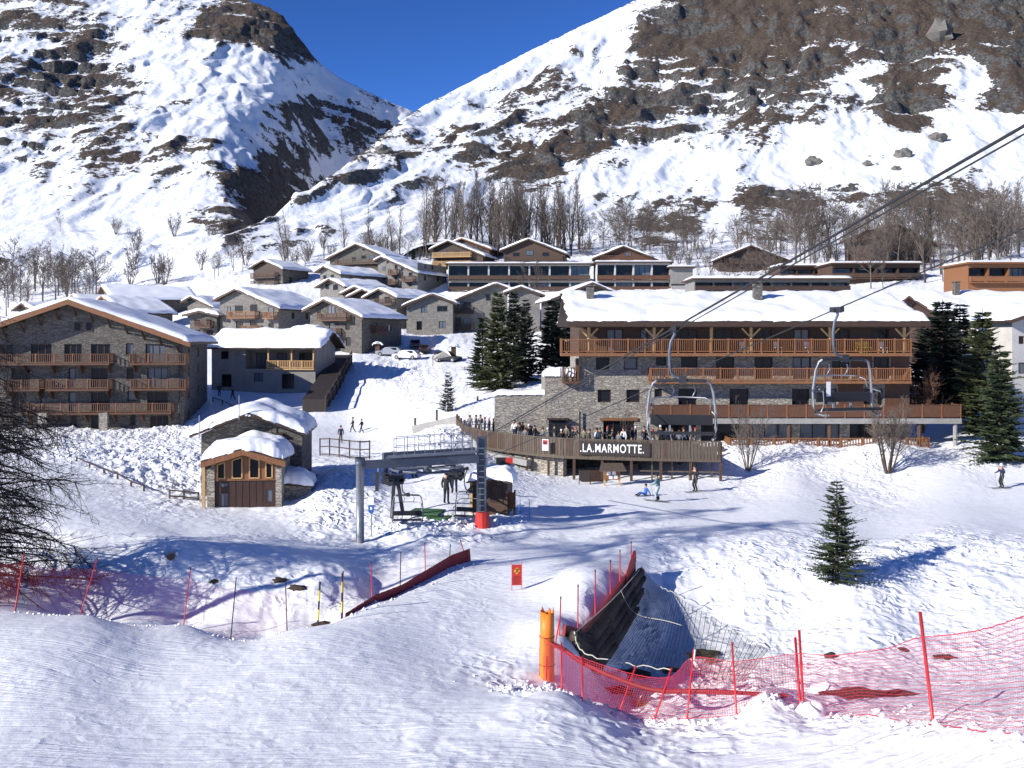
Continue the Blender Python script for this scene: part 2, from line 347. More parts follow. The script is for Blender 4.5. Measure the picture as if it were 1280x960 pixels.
# ---- the snow ground: one sheet all round the camera, finer where it is seen
pxs = np.concatenate([np.arange(-140, 1421, 2.6)]); az = np.arctan((pxs - 640)/F)
azl = np.linspace(-math.pi, az[0], 60)[:-1]; azr = np.linspace(az[-1], math.pi, 60)[1:]
AZ = np.concatenate([azl, az, azr])
RR = np.concatenate([np.geomspace(1.5, 11, 14)[:-1], np.geomspace(11, 120, 400)[:-1], np.geomspace(120, 275, 75)])
def sheet(name, AZ, RR, zfun, matname, attrs=None, planar=True):
    A, Rr = np.meshgrid(AZ, RR); ca = np.where(planar & (np.abs(A) <= abs(az[0]) + 1e-6), np.cos(A), np.cos(az[0]))
    r = Rr/np.where(ca == 0, 1, ca); X = r*np.sin(A); Y = r*np.cos(A); Z = zfun(X, Y, Rr, A)
    nr, nc = X.shape; me = bpy.data.meshes.new(name)
    me.vertices.add(nr*nc); me.vertices.foreach_set('co', np.stack([X, Y, Z], -1).astype(np.float32).ravel())
    i = np.arange(nr-1)[:, None]*nc + np.arange(nc-1)[None]; q = np.stack([i, i+1, i+1+nc, i+nc], -1).reshape(-1, 4)
    me.loops.add(q.size); me.loops.foreach_set('vertex_index', q.ravel().astype(np.int32)); me.polygons.add(len(q))
    me.polygons.foreach_set('loop_start', np.arange(0, q.size, 4, dtype=np.int32)); me.polygons.foreach_set('loop_total', np.full(len(q), 4, np.int32))
    me.polygons.foreach_set('use_smooth', np.ones(len(q), bool)); me.update(calc_edges=True)
    for k, fn in (attrs or {}).items():
        a = me.attributes.new(k, 'FLOAT', 'POINT'); a.data.foreach_set('value', fn(X, Y, Z, Rr, A).astype(np.float32).ravel())
    me.materials.append(M[matname]); o = bpy.data.objects.new(name, me); COL.objects.link(o); o['kind'] = 'structure'; return o
_cache = {}
def zground(X, Y, Rr, A):
    px = 640 + F*np.tan(np.clip(A, -1.2, 1.2)); px = np.where(np.abs(A) > 1.2, np.where(A < 0, -140, 1420), px)
    z, l = g_base(px, Rr); _cache['l'] = l; return z + g_detail(X, Y, l)
sheet('snow_ground', AZ, RR, zground, 'snow_ground', {'lump': lambda X, Y, Z, r, A: np.clip(_cache['l']*1.5, 0, 1), 'piste': lambda X, Y, Z, r, A: np.clip(1 - _cache['l']*6, 0, 1)})
# ---- mountains: per photo column, foot and crest
def prof(cols):
    c = np.array(cols, float)
    gx = np.arange(-400, 1800, 2.); kr = np.exp(-.5*(np.arange(-30, 31)*2/15.)**2); kr /= kr.sum()
    tb = [np.convolve(np.pad(np.interp(gx, c[:, 0], c[:, k]), 30, 'edge'), kr, 'valid') for k in range(1, c.shape[1])]
    def f(px):
        return [np.interp(px, gx, q) for q in tb]
    return f
#            px    d0   zfoot  crest_py crest_d
RP = prof([(-200, 260, 27, 348, 272), (200, 260, 28, 335, 272), (300, 260, 30.5, 305, 292), (350, 260, 31, 270, 330), (400, 260, 31.5, 235, 372), (450, 260, 32, 195, 425), (500, 260, 32, 155, 490), (520, 260, 32, 140, 520), (600, 260, 32, 98, 605), (700, 260, 32, 48, 690), (800, 260, 32, 0, 765), (900, 260, 32, -50, 840), (1280, 260, 33, -235, 1050), (1600, 260, 33, -330, 1100)])
LP = prof([(-260, 260, 26, -150, 1050), (0, 260, 28, -85, 960), (160, 260, 30, -35, 910), (290, 262, 32, -2, 850), (325, 310, 34, 5, 830), (345, 360, 36, 14, 815), (362, 430, 40, 24, 805), (380, 500, 46, 56, 795), (397, 560, 56, 82, 790), (440, 620, 76, 107, 800), (470, 650, 90, 121, 815), (520, 690, 105, 142, 840), (600, 720, 110, 190, 870), (760, 720, 100, 260, 900)])
FPX = np.arange(-260, 1600, 20.); FZ = g_base(FPX, np.full(len(FPX), 260.))[0] - .4
def mount(pf, p, seed, amp, wp=0, shear=.35, bf=None):
    def zf(X, Y, Rr, A):
        px = 640 + F*np.tan(A); pw = px + wp*fbm(X/70 + seed*2, Y/110, 4)*np.clip((Rr-258)/50, 0, 1); d0, z0, cy, cd = pf(pw); cy = pf(px)[2]; zc = CZ + (HY - cy)/F*cd
        nw_ = np.clip((d0-262)/90, 0, 1); z0 = np.interp(px, FPX, FZ)*(1-nw_) + z0*nw_
        s = (Rr - d0)/(cd - d0); zz = z0 + (zc - z0)*np.sign(s)*np.abs(s)**p*(s > 0) + (s < 0)*(s*(cd-d0))*.16
        zz = np.where(s > 1, zc - (Rr - cd)*.55*np.clip((Rr-cd)/60, .15, 1), zz)
        k = np.clip(s*3.0, 0, 1)*np.clip((1.04 - s)*6, .22, 1)
        py = HY - (zz - CZ)/Rr*F; bz = np.clip(bf(px, py)*1.1 + .35, 0, 1) if bf is not None else .5
        Xs = X - shear*(Y - 250)
        wx = fbm(X/50+seed, Y/50, 3)*14
        gul = fbm((Xs+wx)/46 + seed, Y/210 + seed, 4, ridged=True)*8 + fbm((Xs+wx)/17, Y/75 + seed, 4, ridged=True)*3.2
        w = fbm(X/130 + seed, Y/130, 3)*5
        crag = fbm(X/22 + seed, Y/30, 5, ridged=True)*8.5*bz*np.clip(fbm(X/75+4, Y/75+seed, 3)*2.5+.6, 0, 1)
        h = zz + k*amp*(gul + w + crag)
        # rock bands: the slope is broken into ledges where it is bare
        st = 15.0; ph = (h + 26*fbm(X/150+11, Y/90+seed, 3) + 5*fbm(X/16, Y/16+seed, 3))/st; fr = ph - np.floor(ph)
        ter = (np.clip((fr-.68)/.25, 0, 1) - fr)*st*.7
        return h + k*bz*ter*np.clip(fbm(X/90+seed*5, Y/120, 2)*3+.55, 0, 1)
    return zf
def blur(Z, n):
    for ax in (0, 1):
        c_ = np.cumsum(np.pad(Z, [(n+1, n) if i == ax else (0, 0) for i in (0, 1)], 'edge'), ax)
        Z = (np.take(c_, range(2*n+1, c_.shape[ax]), ax) - np.take(c_, range(0, c_.shape[ax]-2*n-1), ax))/(2*n+1)
    return Z
def bias_fn(pts, pw=2.0):
    pts = np.array(pts, float)
    def f(px, py):
        sh = px.shape; a = px.ravel(); b = py.ravel(); num = np.zeros(len(a)); den = np.zeros(len(a))
        for x, y, v in pts:
            w = 1/(((a-x)/60)**2 + ((b-y)/34)**2 + .05)**pw; num += w*v; den += w
        return (num/den).reshape(sh)
    return f
RB = bias_fn([(520, 150, -.1), (560, 130, -.15), (600, 110, -.25), (640, 90, -.3), (680, 60, -.3), (720, 40, -.35), (760, 20, -.3), (800, 8, -.1), (560, 170, .05), (620, 150, -.1), (600, 200, .1), (540, 205, -.25), (640, 190, .2), (690, 150, -.1), (700, 110, .0), (740, 95, -.25), (760, 150, .28), (720, 185, .36), (680, 205, .2), (600, 230, -.2), (740, 215, -.35), (840, 205, -.6), (820, 170, .1), (800, 130, .3), (850, 90, .25), (840, 40, .5), (900, 60, .45), (880, 120, .1), (900, 20, .55), (960, 40, .5), (1010, 90, .25), (960, 110, .2), (930, 150, .15), (900, 185, -.3),
              (1000, 140, .0), (1040, 130, -.15), (1010, 180, -.5), (1070, 100, -.1), (1130, 40, .6), (1220, 20, .7), (1140, 100, .45), (1135, 145, .35), (1090, 165, -.5), (1180, 80, .1), (1205, 100, -.45), (1190, 160, -.35), (1260, 80, .45), (1260, 120, .3), (1240, 160, -.35), (1260, 190, -.6), (1150, 200, -.55), (1000, 220, -.5), (1050, 215, -.5), (900, 230, -.4), (1000, 250, .22), (940, 254, .2), (880, 258, .15), (820, 262, .1), (1060, 246, .15), (1200, 236, .2), (1130, 242, .2), (1000, 232, -.45), (1100, 226, -.45), (900, 240, -.4), (1050, 268, -.3), (800, 245, -.25), (700, 260, -.35), (560, 270, -.4), (450, 260, -.45), (400, 280, -.4), (440, 215, -.05), (480, 180, -.05), (380, 260, -.1), (320, 300, -.2), (500, 230, -.3), (640, 280, -.3), (900, 270, -.3), (1100, 275, -.3), (1250, 270, -.3), (100, 330, -.7), (0, 335, -.7), (200, 325, -.6), (270, 315, -.5)])
LB = bias_fn([(40, 10, .1), (100, 40, .15), (160, 20, -.15), (30, 60, .0), (60, 95, .28), (110, 110, .25), (20, 120, .0), (100, 140, .15), (160, 105, .05), (200, 70, -.35), (230, 15, -.1), (270, 25, .45), (320, 30, .5), (355, 45, .55), (300, 75, -.3), (340, 110, -.5), (230, 110, -.25), (280, 150, -.4), (200, 160, -.2), (60, 200, .15), (110, 190, .2), (150, 200, .15), (20, 180, .0), (10, 230, -.25), (100, 240, -.2), (180, 240, -.15), (250, 180, .08), (300, 180, -.2), (200, 215, .0), (240, 240, -.15), (280, 260, .15), (120, 280, -.5), (40, 280, -.4), (200, 290, -.45), (320, 230, .25), (345, 215, .4), (300, 280, .3), (310, 260, .45), (370, 200, .1), (380, 140, .25), (420, 150, .12), (460, 160, .1), (400, 180, .05), (430, 130, .0), (480, 140, -.35), (440, 115, -.5), (390, 110, -.4), (360, 160, -.1), (400, 210, -.25)])
def bare(bf, seed, off=-.04):
    def f(X, Y, Z, r, A):
        px = 640 + F*np.tan(A); py = HY - (Z - CZ)/r*F
        dz = np.gradient(Z, axis=0)/np.maximum(np.gradient(r, axis=0), .1); dx = np.gradient(Z, axis=1)/np.maximum(np.abs(np.gradient(X, axis=1)), .1)
        slope = np.hypot(dz, dx); sl0 = blur(slope, 25); steep = np.clip((slope - sl0)*1.1, -.5, .9)
        _cache['steep'] = np.clip(.5 + (slope - sl0)*.8, 0, 1)
        conv = np.clip((Z - blur(Z, 7))/(r*.0045), -1, 1)
        q = fbm(X/42 + Z/60 + seed, Y/70 + Z/22, 6, gain=.6)
        return np.clip(.5 + (bf(px, py)*1.15 + q*.75 + steep*.42 + conv*.28 + off)*1.25, 0, 1)
    return f
m = mat('mountain', (.8, .8, .8), .8); t = NT(m); c = t.coord()
bt = t.attr('bare'); fn = t.noise(c, .55, 6, .65); fn2 = t.noise(c, .16, 6, .6)
fn3 = t.noise(t.coord((.30, .12, .42), (0, 0, .5)), 1.0, 6, .68)
msk = t.math('ADD', bt, t.math('ADD', t.math('MULTIPLY', t.math('SUBTRACT', fn, .5), 1.4), t.math('MULTIPLY', t.math('SUBTRACT', fn3, .5), 1.25))); msk = t.ramp(msk, [(.47, (0, 0, 0)), (.54, (1, 1, 1))])
geo = t.n('NewGeometry'); sp = t.n('SeparateXYZ'); t.l(geo.outputs['Normal'], sp.inputs[0])
rk = t.math('ADD', t.attr('steep'), t.math('ADD', t.math('MULTIPLY', t.math('SUBTRACT', fn2, .5), .9), t.math('MULTIPLY', t.math('SUBTRACT', fn3, .5), .9))); rkm = t.ramp(rk, [(.70, (0, 0, 0)), (.82, (1, 1, 1))])
grass = t.ramp(fn, [(.3, (.036, .025, .018)), (.5, (.085, .057, .038)), (.72, (.15, .105, .07))])
rcol = t.ramp(fn, [(.30, (.018, .018, .018)), (.46, (.07, .067, .064)), (.72, (.20, .19, .175))])
rock_or_grass = t.mix(rkm, grass, rcol)
t.col(t.mix(msk, (.86, .88, .91), rock_or_grass)); t.rgh(t.math('MULTIPLY_ADD', msk, .35, .55))
n1 = t.bump(fn2, .5, 2.2); n1 = t.bump(t.math('MULTIPLY', t.math('ADD', fn, fn3), msk), 1.0, 2.6, n1); t.nrm(n1); M['mountain'] = m
azm = np.arctan((np.arange(-200, 1500, 2.2) - 640)/F)
def rows(lo, hi, n): return np.geomspace(lo, hi, n)
RZ = mount(RP, 1.42, 3.1, 1.0, 0, .35, RB); LZ = mount(LP, 1.30, 9.7, .85, 42, -.1, LB)
sheet('mountain_slope', azm, rows(256, 1250, 400), RZ, 'mountain', {'bare': bare(RB, 2.2, -.01), 'steep': lambda *a: _cache['steep']}, planar=True)
azL = np.arctan((np.arange(-260, 740, 2.2) - 640)/F)
sheet('mountain_slope', azL, rows(256, 1100, 380), LZ, 'mountain', {'bare': bare(LB, 8.8, -.15), 'steep': lambda *a: _cache['steep']}, planar=True)
def RG(px, d):                                # point on the right-hand mountain or the ground before it
    x = (px-640)/F*d; a = np.array([[math.atan((px-640)/F)]])
    zr = float(RZ(np.array([[x]]), np.array([[d]]), np.array([[d*1.0]]), a)[0, 0]) if d > 252 else -99
    return Vector((x, d, max(zr, gz(x, d) if d < 275 else -99)))
def LG(px, d):
    x = (px-640)/F*d; a = np.array([[math.atan((px-640)/F)]])
    zl = float(LZ(np.array([[x]]), np.array([[d]]), np.array([[d*1.0]]), a)[0, 0]); zr = float(RZ(np.array([[x]]), np.array([[d]]), np.array([[d*1.0]]), a)[0, 0])
    return Vector((x, d, max(zl, zr)))
# ---------------------------------------------------------------- buildings
def wall_face(mb, mapf, W, z0, z1, holes, dep):
    us = sorted({0, W} | {h[0] for h in holes} | {h[1] for h in holes}); vs = sorted({z0, z1} | {h[2] for h in holes} | {h[3] for h in holes})
    for i in range(len(us)-1):
        for j in range(len(vs)-1):
            cu = (us[i]+us[i+1])/2; cv = (vs[j]+vs[j+1])/2
            if any(h[0] < cu < h[1] and h[2] < cv < h[3] for h in holes): continue
            mb.add([mapf(us[i], vs[j], 0), mapf(us[i+1], vs[j], 0), mapf(us[i+1], vs[j+1], 0), mapf(us[i], vs[j+1], 0)], [(0, 1, 2, 3)])
    for a, b, c, d in holes:
        q = [(a, c), (b, c), (b, d), (a, d)]
        for k in range(4):
            (u, v), (u2, v2) = q[k], q[(k+1) % 4]
            mb.add([mapf(u, v, 0), mapf(u, v, dep), mapf(u2, v2, dep), mapf(u2, v2, 0)], [(0, 1, 2, 3)])
def mbox(mb, mapf, u0, u1, v0, v1, w0, w1):
    vs = [mapf(u, v, w) for w in (w0, w1) for (u, v) in ((u0, v0), (u1, v0), (u1, v1), (u0, v1))]
    mb.add(vs, [(0, 1, 2, 3), (7, 6, 5, 4), (0, 4, 5, 1), (1, 5, 6, 2), (2, 6, 7, 3), (3, 7, 4, 0)])
_wr = random.Random(9)
def add_window(par, mapf, u0, u1, v0, v1, dep=.16, fmat='wood_dark', pane='glass', mull=None, fw=.07, sill=False, name='window'):
    f = MB(); w0 = dep - .09; w1 = dep - .02
    mbox(f, mapf, u0, u0+fw, v0, v1, w0, w1); mbox(f, mapf, u1-fw, u1, v0, v1, w0, w1); mbox(f, mapf, u0+fw, u1-fw, v0, v0+fw, w0, w1); mbox(f, mapf, u0+fw, u1-fw, v1-fw, v1, w0, w1)
    if mull is None: mull = max(1, int(round((u1-u0)/.75)))
    for k in range(1, mull):
        u = u0 + (u1-u0)*k/mull; mbox(f, mapf, u-fw*.45, u+fw*.45, v0+fw, v1-fw, w0+.01, w1)
    if sill: mbox(f, mapf, u0-.12, u1+.12, v0-.1, v0-.003, -.06, .05)
    o = f.build(name, M[fmat], par)
    p = MB(); p.add([mapf(u0, v0, dep-.035), mapf(u1, v0, dep-.035), mapf(u1, v1, dep-.035), mapf(u0, v1, dep-.035)], [(0, 1, 2, 3)])
    p.build('pane', M[pane if pane != 'glass' or _wr.random() > .22 else 'glass_pale'], o); return o
def add_balcony(par, mapf, u0, u1, v, dep=1.3, h=1.05, style='balusters', wm='wood_red', slab=.18, slabm=None, pw=1.7, posts_as_parts=False, sides=True, brackets=0, bm=None):
    b = MB(); mbox(b, mapf, u0, u1, v-slab, v, -dep, -.004)
    for k in range(brackets):
        u = u0 + .3 + (u1-u0-.6)*k/max(1, brackets-1)
        p = [mapf(u-.08, v-slab-.003, -.02), mapf(u-.08, v-slab-.003, -dep*.85), mapf(u-.08, v-slab-.16, -dep*.85), mapf(u-.08, v-slab-.95, -.02)]
        q = [mapf(u+.08, v-slab-.003, -.02), mapf(u+.08, v-slab-.003, -dep*.85), mapf(u+.08, v-slab-.16, -dep*.85), mapf(u+.08, v-slab-.95, -.02)]
        b.add(p+q, [(0, 1, 2, 3), (7, 6, 5, 4), (0, 4, 5, 1), (1, 5, 6, 2), (2, 6, 7, 3), (3, 7, 4, 0)])
    o = b.build('balcony', M[slabm or wm], par)
    r = MB(); bl = MB(); pb = MB()
    n = max(1, int(round((u1-u0)/pw)))
    segs = [((u0+.04, -dep+.05), (u1-.04, -dep+.05), n)]
    if sides: segs += [((u0+.04, -dep+.05), (u0+.04, -.05), 1), ((u1-.04, -dep+.05), (u1-.04, -.05), 1)]
    for si, ((a, wa), (c, wc), nn) in enumerate(segs):
        L = math.hypot(c-a, wc-wa); f = (lambda t: (a+(c-a)*t, wa+(wc-wa)*t))
        def bx(mb, t0, t1, v0, v1, th):
            (ua, w_a), (ub, w_b) = f(t0), f(t1)
            if abs(ub-ua) > abs(w_b-w_a): mbox(mb, mapf, min(ua, ub), max(ua, ub), v0, v1, w_a-th/2, w_a+th/2)
            else: mbox(mb, mapf, ua-th/2, ua+th/2, v0, v1, min(w_a, w_b), max(w_a, w_b))
        bx(r, 0, 1, v+h-.08, v+h, .1); bx(r, 0, 1, v+.1, v+.17, .06)
        for k in range(nn+1):
            if si and k == 0: continue
            t = k/nn; e = .05/L; pm = MB() if posts_as_parts else pb
            bx(pm, t-e if k else t, t+e if k < nn else t, v+.003, v+h+.05, .115)
            if posts_as_parts: pm.build('post', M[bm or wm], o)
        if style == 'panel':
            bx(bl, 0, 1, v+.175, v+h-.085, .03)
        else:
            sp = .15 if style == 'balusters' else .22; m_ = max(2, int(L/sp))
            for k in range(m_):
                t = (k+.5)/m_; e = (.045 if style == 'balusters' else .09)/2/L; bx(bl, t-e, t+e, v+.165, v+h-.075, .03)
    r.build('railing', M[wm], o); bl.build('balusters' if style != 'panel' else 'panel', M[wm], o, kind='stuff' if style != 'panel' else None)
    if pb.v: pb.build('post_row', M[bm or wm], o, kind='stuff')
    return o
def roof_parts(par, a0, a1, b0, b1, ro, zpk, slope, along='y', T=.55, th=.22, roofm='wood_dark', seed=1, snow=True, bare_b=None, na=26, nb=16):
    # a: across the ridge, b: along it; ridge at a=ro with underside height zpk
    mp = (lambda a, b, z: (a, b, z)) if along == 'y' else (lambda a, b, z: (b, a, z))
    zr = lambda a: zpk - slope*abs(a-ro)
    r = MB(); poly = [(a0, zr(a0)), (ro, zpk), (a1, zr(a1)), (a1, zr(a1)+th), (ro, zpk+th), (a0, zr(a0)+th)]
    vs = [mp(a, b0, z) for a, z in poly] + [mp(a, b1, z) for a, z in poly]
    r.add(vs, [(0, 1, 4, 5), (1, 2, 3, 4), (6, 11, 10, 7), (7, 10, 9, 8), (0, 6, 7, 1), (1, 7, 8, 2), (2, 8, 9, 3), (5, 4, 10, 11), (4, 3, 9, 10), (0, 5, 11, 6)])
    ro_ = r.build('roof', M[roofm], par)
    if not snow: return ro_
    def grid(n): 
        t = np.linspace(0, 1, n); return .5 - .5*np.cos(np.pi*t)*(.35+.65*np.abs(np.cos(np.pi*t))**.3)
    ga = a0 + (a1-a0)*np.unique(np.concatenate([np.linspace(0, 1, na), [.008, .02, .04, .96, .98, .992]])); gb = b0 + (b1-b0)*np.unique(np.concatenate([np.linspace(0, 1, nb), [.008, .02, .05, .95, .98, .992]]))
    A, B = np.meshgrid(ga, gb); e = np.minimum(np.minimum(A-a0, a1-A), np.minimum(B-b0, b1-B)); re = min(.7, T*1.1)
    q = np.clip(e/re, 0, 1); pr = np.sqrt(np.clip(1-(1-q)**2, 0, 1))
    nz = fbm(A*.45+seed*3.7, B*.45+seed, 4)
    Z = zpk - slope*(np.sqrt((A-ro)**2 + .25) - .1) + th + .004 + T*pr*(.85 + .55*nz)
    Ae = A + .26*(1-q)*fbm(B*1.5+seed, A*.3, 3)*np.sign(A-ro)*1.6; Be = B + .20*(1-q)*fbm(A*1.5, B*.3+seed, 3)*1.4; Z = Z - (1-q)*np.abs(fbm(A*1.9+seed, B*1.9, 3))*.22
    nr, nc = A.shape; vs = [mp(float(Ae[i, j]), float(Be[i, j]), float(Z[i, j])) for i in range(nr) for j in range(nc)]
    s = MB(); fl = along == 'y'
    s.add(vs, [((i*nc+j, i*nc+j+1, (i+1)*nc+j+1, (i+1)*nc+j) if fl else (i*nc+j, (i+1)*nc+j, (i+1)*nc+j+1, i*nc+j+1)) for i in range(nr-1) for j in range(nc-1)])
    s.build('roof_snow', M['snow'], par, smooth=True)
    return ro_
def chimney(par, x, y, z0, z1, w=.6, m='stone_grey'):
    c = MB().box(x-w/2, x+w/2, y-w/2, y+w/2, z0, z1); c.box(x-w*.68, x+w*.68, y-w*.68, y+w*.68, z1+.12, z1+.2)
    for sx in (-1, 1):
        for sy in (-1, 1): c.box(x+sx*w*.4-.06, x+sx*w*.4+.06, y+sy*w*.4-.06, y+sy*w*.4+.06, z1, z1+.12)
    c.build('chimney', M[m], par)
_hs = [0]
def house(name, label, px0, px1, base, pkx, pky, d, D=9, rz=-20, slope=.40, wallm='stone_grey', roofm='wood_dark', T=.5, oh=.9, ohf=1.0, wins=(), bals=(), rwins=(), rbals=(), upper=None, winm='wood_dark', balm='wood_red', group='chalets of the village', barge='wood_brown', cat='chalet', down=4, snow=True, balstyle='slats', eave=None, doors=(), shutter=None):
    """front gable toward the camera; every px,py is a photo pixel on the front facade at distance d"""
    _hs[0] += 1; rr = R(rz); k = d/F; W = (px1-px0)*k/math.cos(rr); pc = (px0+px1)/2
    loc = P(pc, base, d); t = thing(name, label, cat, loc, rr, group)
    cu = lambda px: (px-pc)*k/math.cos(rr); cv = lambda py: (base-py)*k
    zpk = cv(pky) - T - .22; ro = cu(pkx); zl = zpk - slope*abs(-W/2-ro); zrt = zpk - slope*abs(W/2-ro)
    ze = min(zl, zrt) - .002
    fm = lambda u, v, w: (u - W/2, w, v); rm = lambda u, v, w: (W/2 - w, u, v); lm = lambda u, v, w: (-W/2 + w, D-u, v)
    holes = []; at = []
    for (wx, wy, ww, wh) in wins:
        u = cu(wx)+W/2; v = cv(wy); hw = ww*k/2; hh = wh*k/2
        if u-hw < .15 or u+hw > W-.15: continue
        (holes if v+hh < ze-.05 else at).append((u-hw, u+hw, v-hh, v+hh))
    rh = [(max(.3, f*D-.45), f*D+.45, v, v+1.1) for f, v in rwins]
    wm = MB(); wall_face(wm, fm, W, -down, ze, holes, .2); wall_face(wm, rm, D, -down, ze, rh, .2); wall_face(wm, lm, D, -down, ze, [], .2)
    wm.add([(-W/2, D, -down), (W/2, D, -down), (W/2, D, ze), (-W/2, D, ze)], [(3, 2, 1, 0)])
    gp = [(-W/2, ze), (W/2, ze), (W/2, zrt), (ro, zpk), (-W/2, zl)]
    wm.add([(x, 0, z) for x, z in gp] + [(x, D, z) for x, z in gp], [(0, 1, 2, 3, 4), (9, 8, 7, 6, 5), (1, 6, 7, 2), (4, 9, 5, 0)])
    wm.build('wall', M[wallm], t)
    if upper:                                   # timber cladding on the upper part of the front
        v0, um = upper; u_ = MB(); z0_ = cv(v0)
        pts = [(-W/2, max(z0_, 0)), (W/2, max(z0_, 0)), (W/2, zrt), (ro, zpk), (-W/2, zl)]
        u_.prism(pts, -.06, -.004); u_.build('cladding', M[um], t)
    for h in holes: add_window(t, fm, *h, fmat=winm, dep=.18)
    for h in rh: add_window(t, rm, *h, fmat=winm, dep=.18)
    offs = (lambda u, v, w: (u - W/2, w - (.16 if not upper else .2), v))
    for h in at: add_window(t, offs, *h, fmat=winm, dep=.16)
    for b in bals:
        u0 = max(.05, cu(b[0])+W/2); u1 = min(W-.05, cu(b[1])+W/2) if len(b) < 4 else cu(b[1])+W/2
        add_balcony(t, fm, u0, u1, cv(b[2]), style=balstyle, wm=balm, pw=2.2)
    for f0, f1, v in rbals: add_balcony(t, rm, f0*D, f1*D, v, style=balstyle, wm=balm, pw=2.2, dep=1.1)
    a0 = -W/2-oh; a1 = W/2+oh; rp = roof_parts(t, a0, a1, -ohf, D+.6, ro, zpk, slope, 'y', T, .22, roofm, _hs[0], snow)
    for (xa, xb) in ((a0, ro), (a1, ro)):        # barge boards
        za = zpk - slope*abs(xa-ro); zb = zpk
        b = MB(); b.add([(xa, -ohf-.05, za-.12), (xb, -ohf-.05, zb-.12), (xb, -ohf-.05, zb+.24), (xa, -ohf-.05, za+.24), (xa, -ohf-.004, za-.12), (xb, -ohf-.004, zb-.12), (xb, -ohf-.004, zb+.24), (xa, -ohf-.004, za+.24)],
                        [(0, 1, 2, 3), (7, 6, 5, 4), (0, 4, 5, 1), (2, 6, 7, 3), (3, 7, 4, 0), (1, 5, 6, 2)]); b.build('bargeboard', M[barge], t)
    t['W'] = W; t['zpk'] = zpk; t['ro'] = ro; t['D'] = D; t['slope'] = slope
    return t
def flat_house(name, label, px0, px1, base, top, d, D=8, rz=0, wallm='plaster_white', T=.4, bays=6, band='wood_orange', group='chalets of the village', fascia='wood_brown', floors=((.42, .95),), slope=.10, cat='building', oh=.6, pier='plaster_white'):
    _hs[0] += 1; rr = R(rz); k = d/F; W = (px1-px0)*k/math.cos(rr); H = (base-top)*k - T - .25
    t = thing(name, label, cat, P((px0+px1)/2, base, d), rr, group); fm = lambda u, v, w: (u-W/2, w, v)
    w = MB(); holes = []
    for f0, f1 in floors:
        for i in range(bays): holes.append((W*(i+.04)/bays, W*(i+.96)/bays, H*f0, H*f1))
    wall_face(w, fm, W, -3, H, holes, 1.2)
    w.add([(W/2, 0, -3), (W/2, D, -3), (W/2, D, H), (W/2, 0, H), (-W/2, 0, -3), (-W/2, D, -3), (-W/2, D, H), (-W/2, 0, H)], [(0, 1, 2, 3), (7, 6, 5, 4), (1, 5, 6, 2)]); w.build('wall', M[wallm], t)
    for i, (a, b, c, e) in enumerate(holes):
        add_window(t, fm, a, b, c, e, dep=1.2, mull=3, fw=.1, fmat='wood_dark')
    for f0, f1 in floors: add_balcony(t, fm, .1, W-.1, H*f0, dep=.9, style='panel', wm=band, pw=W/bays, h=.95)
    zr = H; r = MB().box(-W/2-oh, W/2+oh, -1.1, D+.4, H+.003, H+.25); r.build('roof', M[fascia], t)
    s = MB(); na, nb = 40, 10; A, B = np.meshgrid(np.linspace(-W/2-oh, W/2+oh, na), np.linspace(-1.1, D+.4, nb)); e = np.minimum(np.minimum(A+W/2+oh, W/2+oh-A), np.minimum(B+1.1, D+.4-B))
    Z = H+.254+np.sqrt(np.clip(1-(1-np.clip(e/.5, 0, 1))**2, 0, 1))*T*(.9+.4*fbm(A*.4+_hs[0], B*.5, 3))
    s.add([(float(A[i, j]), float(B[i, j]), float(Z[i, j])) for i in range(nb) for j in range(na)], [(i*na+j, i*na+j+1, (i+1)*na+j+1, (i+1)*na+j) for i in range(nb-1) for j in range(na-1)]); s.build('roof_snow', M['snow'], t, smooth=True)
    return t
# ---- far rows, uphill first
house('timber_chalet', 'brown timber chalet with honey wood balcony, uphill behind the white terrace row', 541, 604, 336, 561, 298, 232, D=11, rz=-14, wallm='wood_dark', balm='wood_honey', bals=((541, 590, 321), (541, 590, 332)), wins=((555, 316, 6, 5), (572, 316, 8, 5), (560, 328, 7, 5), (580, 328, 7, 5)), slope=.42, group='timber chalets at the foot of the wood')
house('timber_chalet', 'timber chalet roof edged in orange, hidden behind the chalet with the honey balcony', 566, 612, 332, 578, 295, 250, D=10, rz=-14, wallm='wood_dark', barge='wood_orange', slope=.38, group='timber chalets at the foot of the wood')
house('timber_chalet', 'wide brown timber chalet with low pitched snowy roof, in front of the bare poplar grove', 630, 706, 337, 661, 296, 233, D=10, rz=-6, wallm='wood_brown', barge='wood_brown', balm='wood_brown', bals=((632, 704, 326),), wins=((645, 318, 8, 5), (662, 316, 9, 6), (682, 318, 8, 5), (650, 331, 8, 5), (676, 331, 8, 5)), slope=.40, group='timber chalets at the foot of the wood')
house('timber_chalet', 'small reddish timber chalet above the right end of the terrace row', 745, 822, 331, 779, 305, 238, D=9, rz=-4, wallm='wood_red', balm='wood_red', bals=((750, 815, 325),), wins=((765, 319, 6, 4), (785, 318, 8, 5)), slope=.40, group='timber chalets at the foot of the wood')
house('timber_chalet', 'dark timber chalet among bare trees with thin snow on its roof', 899, 984, 340, 938, 305, 226, D=9, rz=-3, wallm='wood_dark', wins=((925, 322, 7, 5), (950, 322, 7, 5), (930, 334, 8, 5)), bals=((905, 980, 329),), balm='wood_dark', slope=.40, T=.3, group='timber chalets at the foot of the wood')
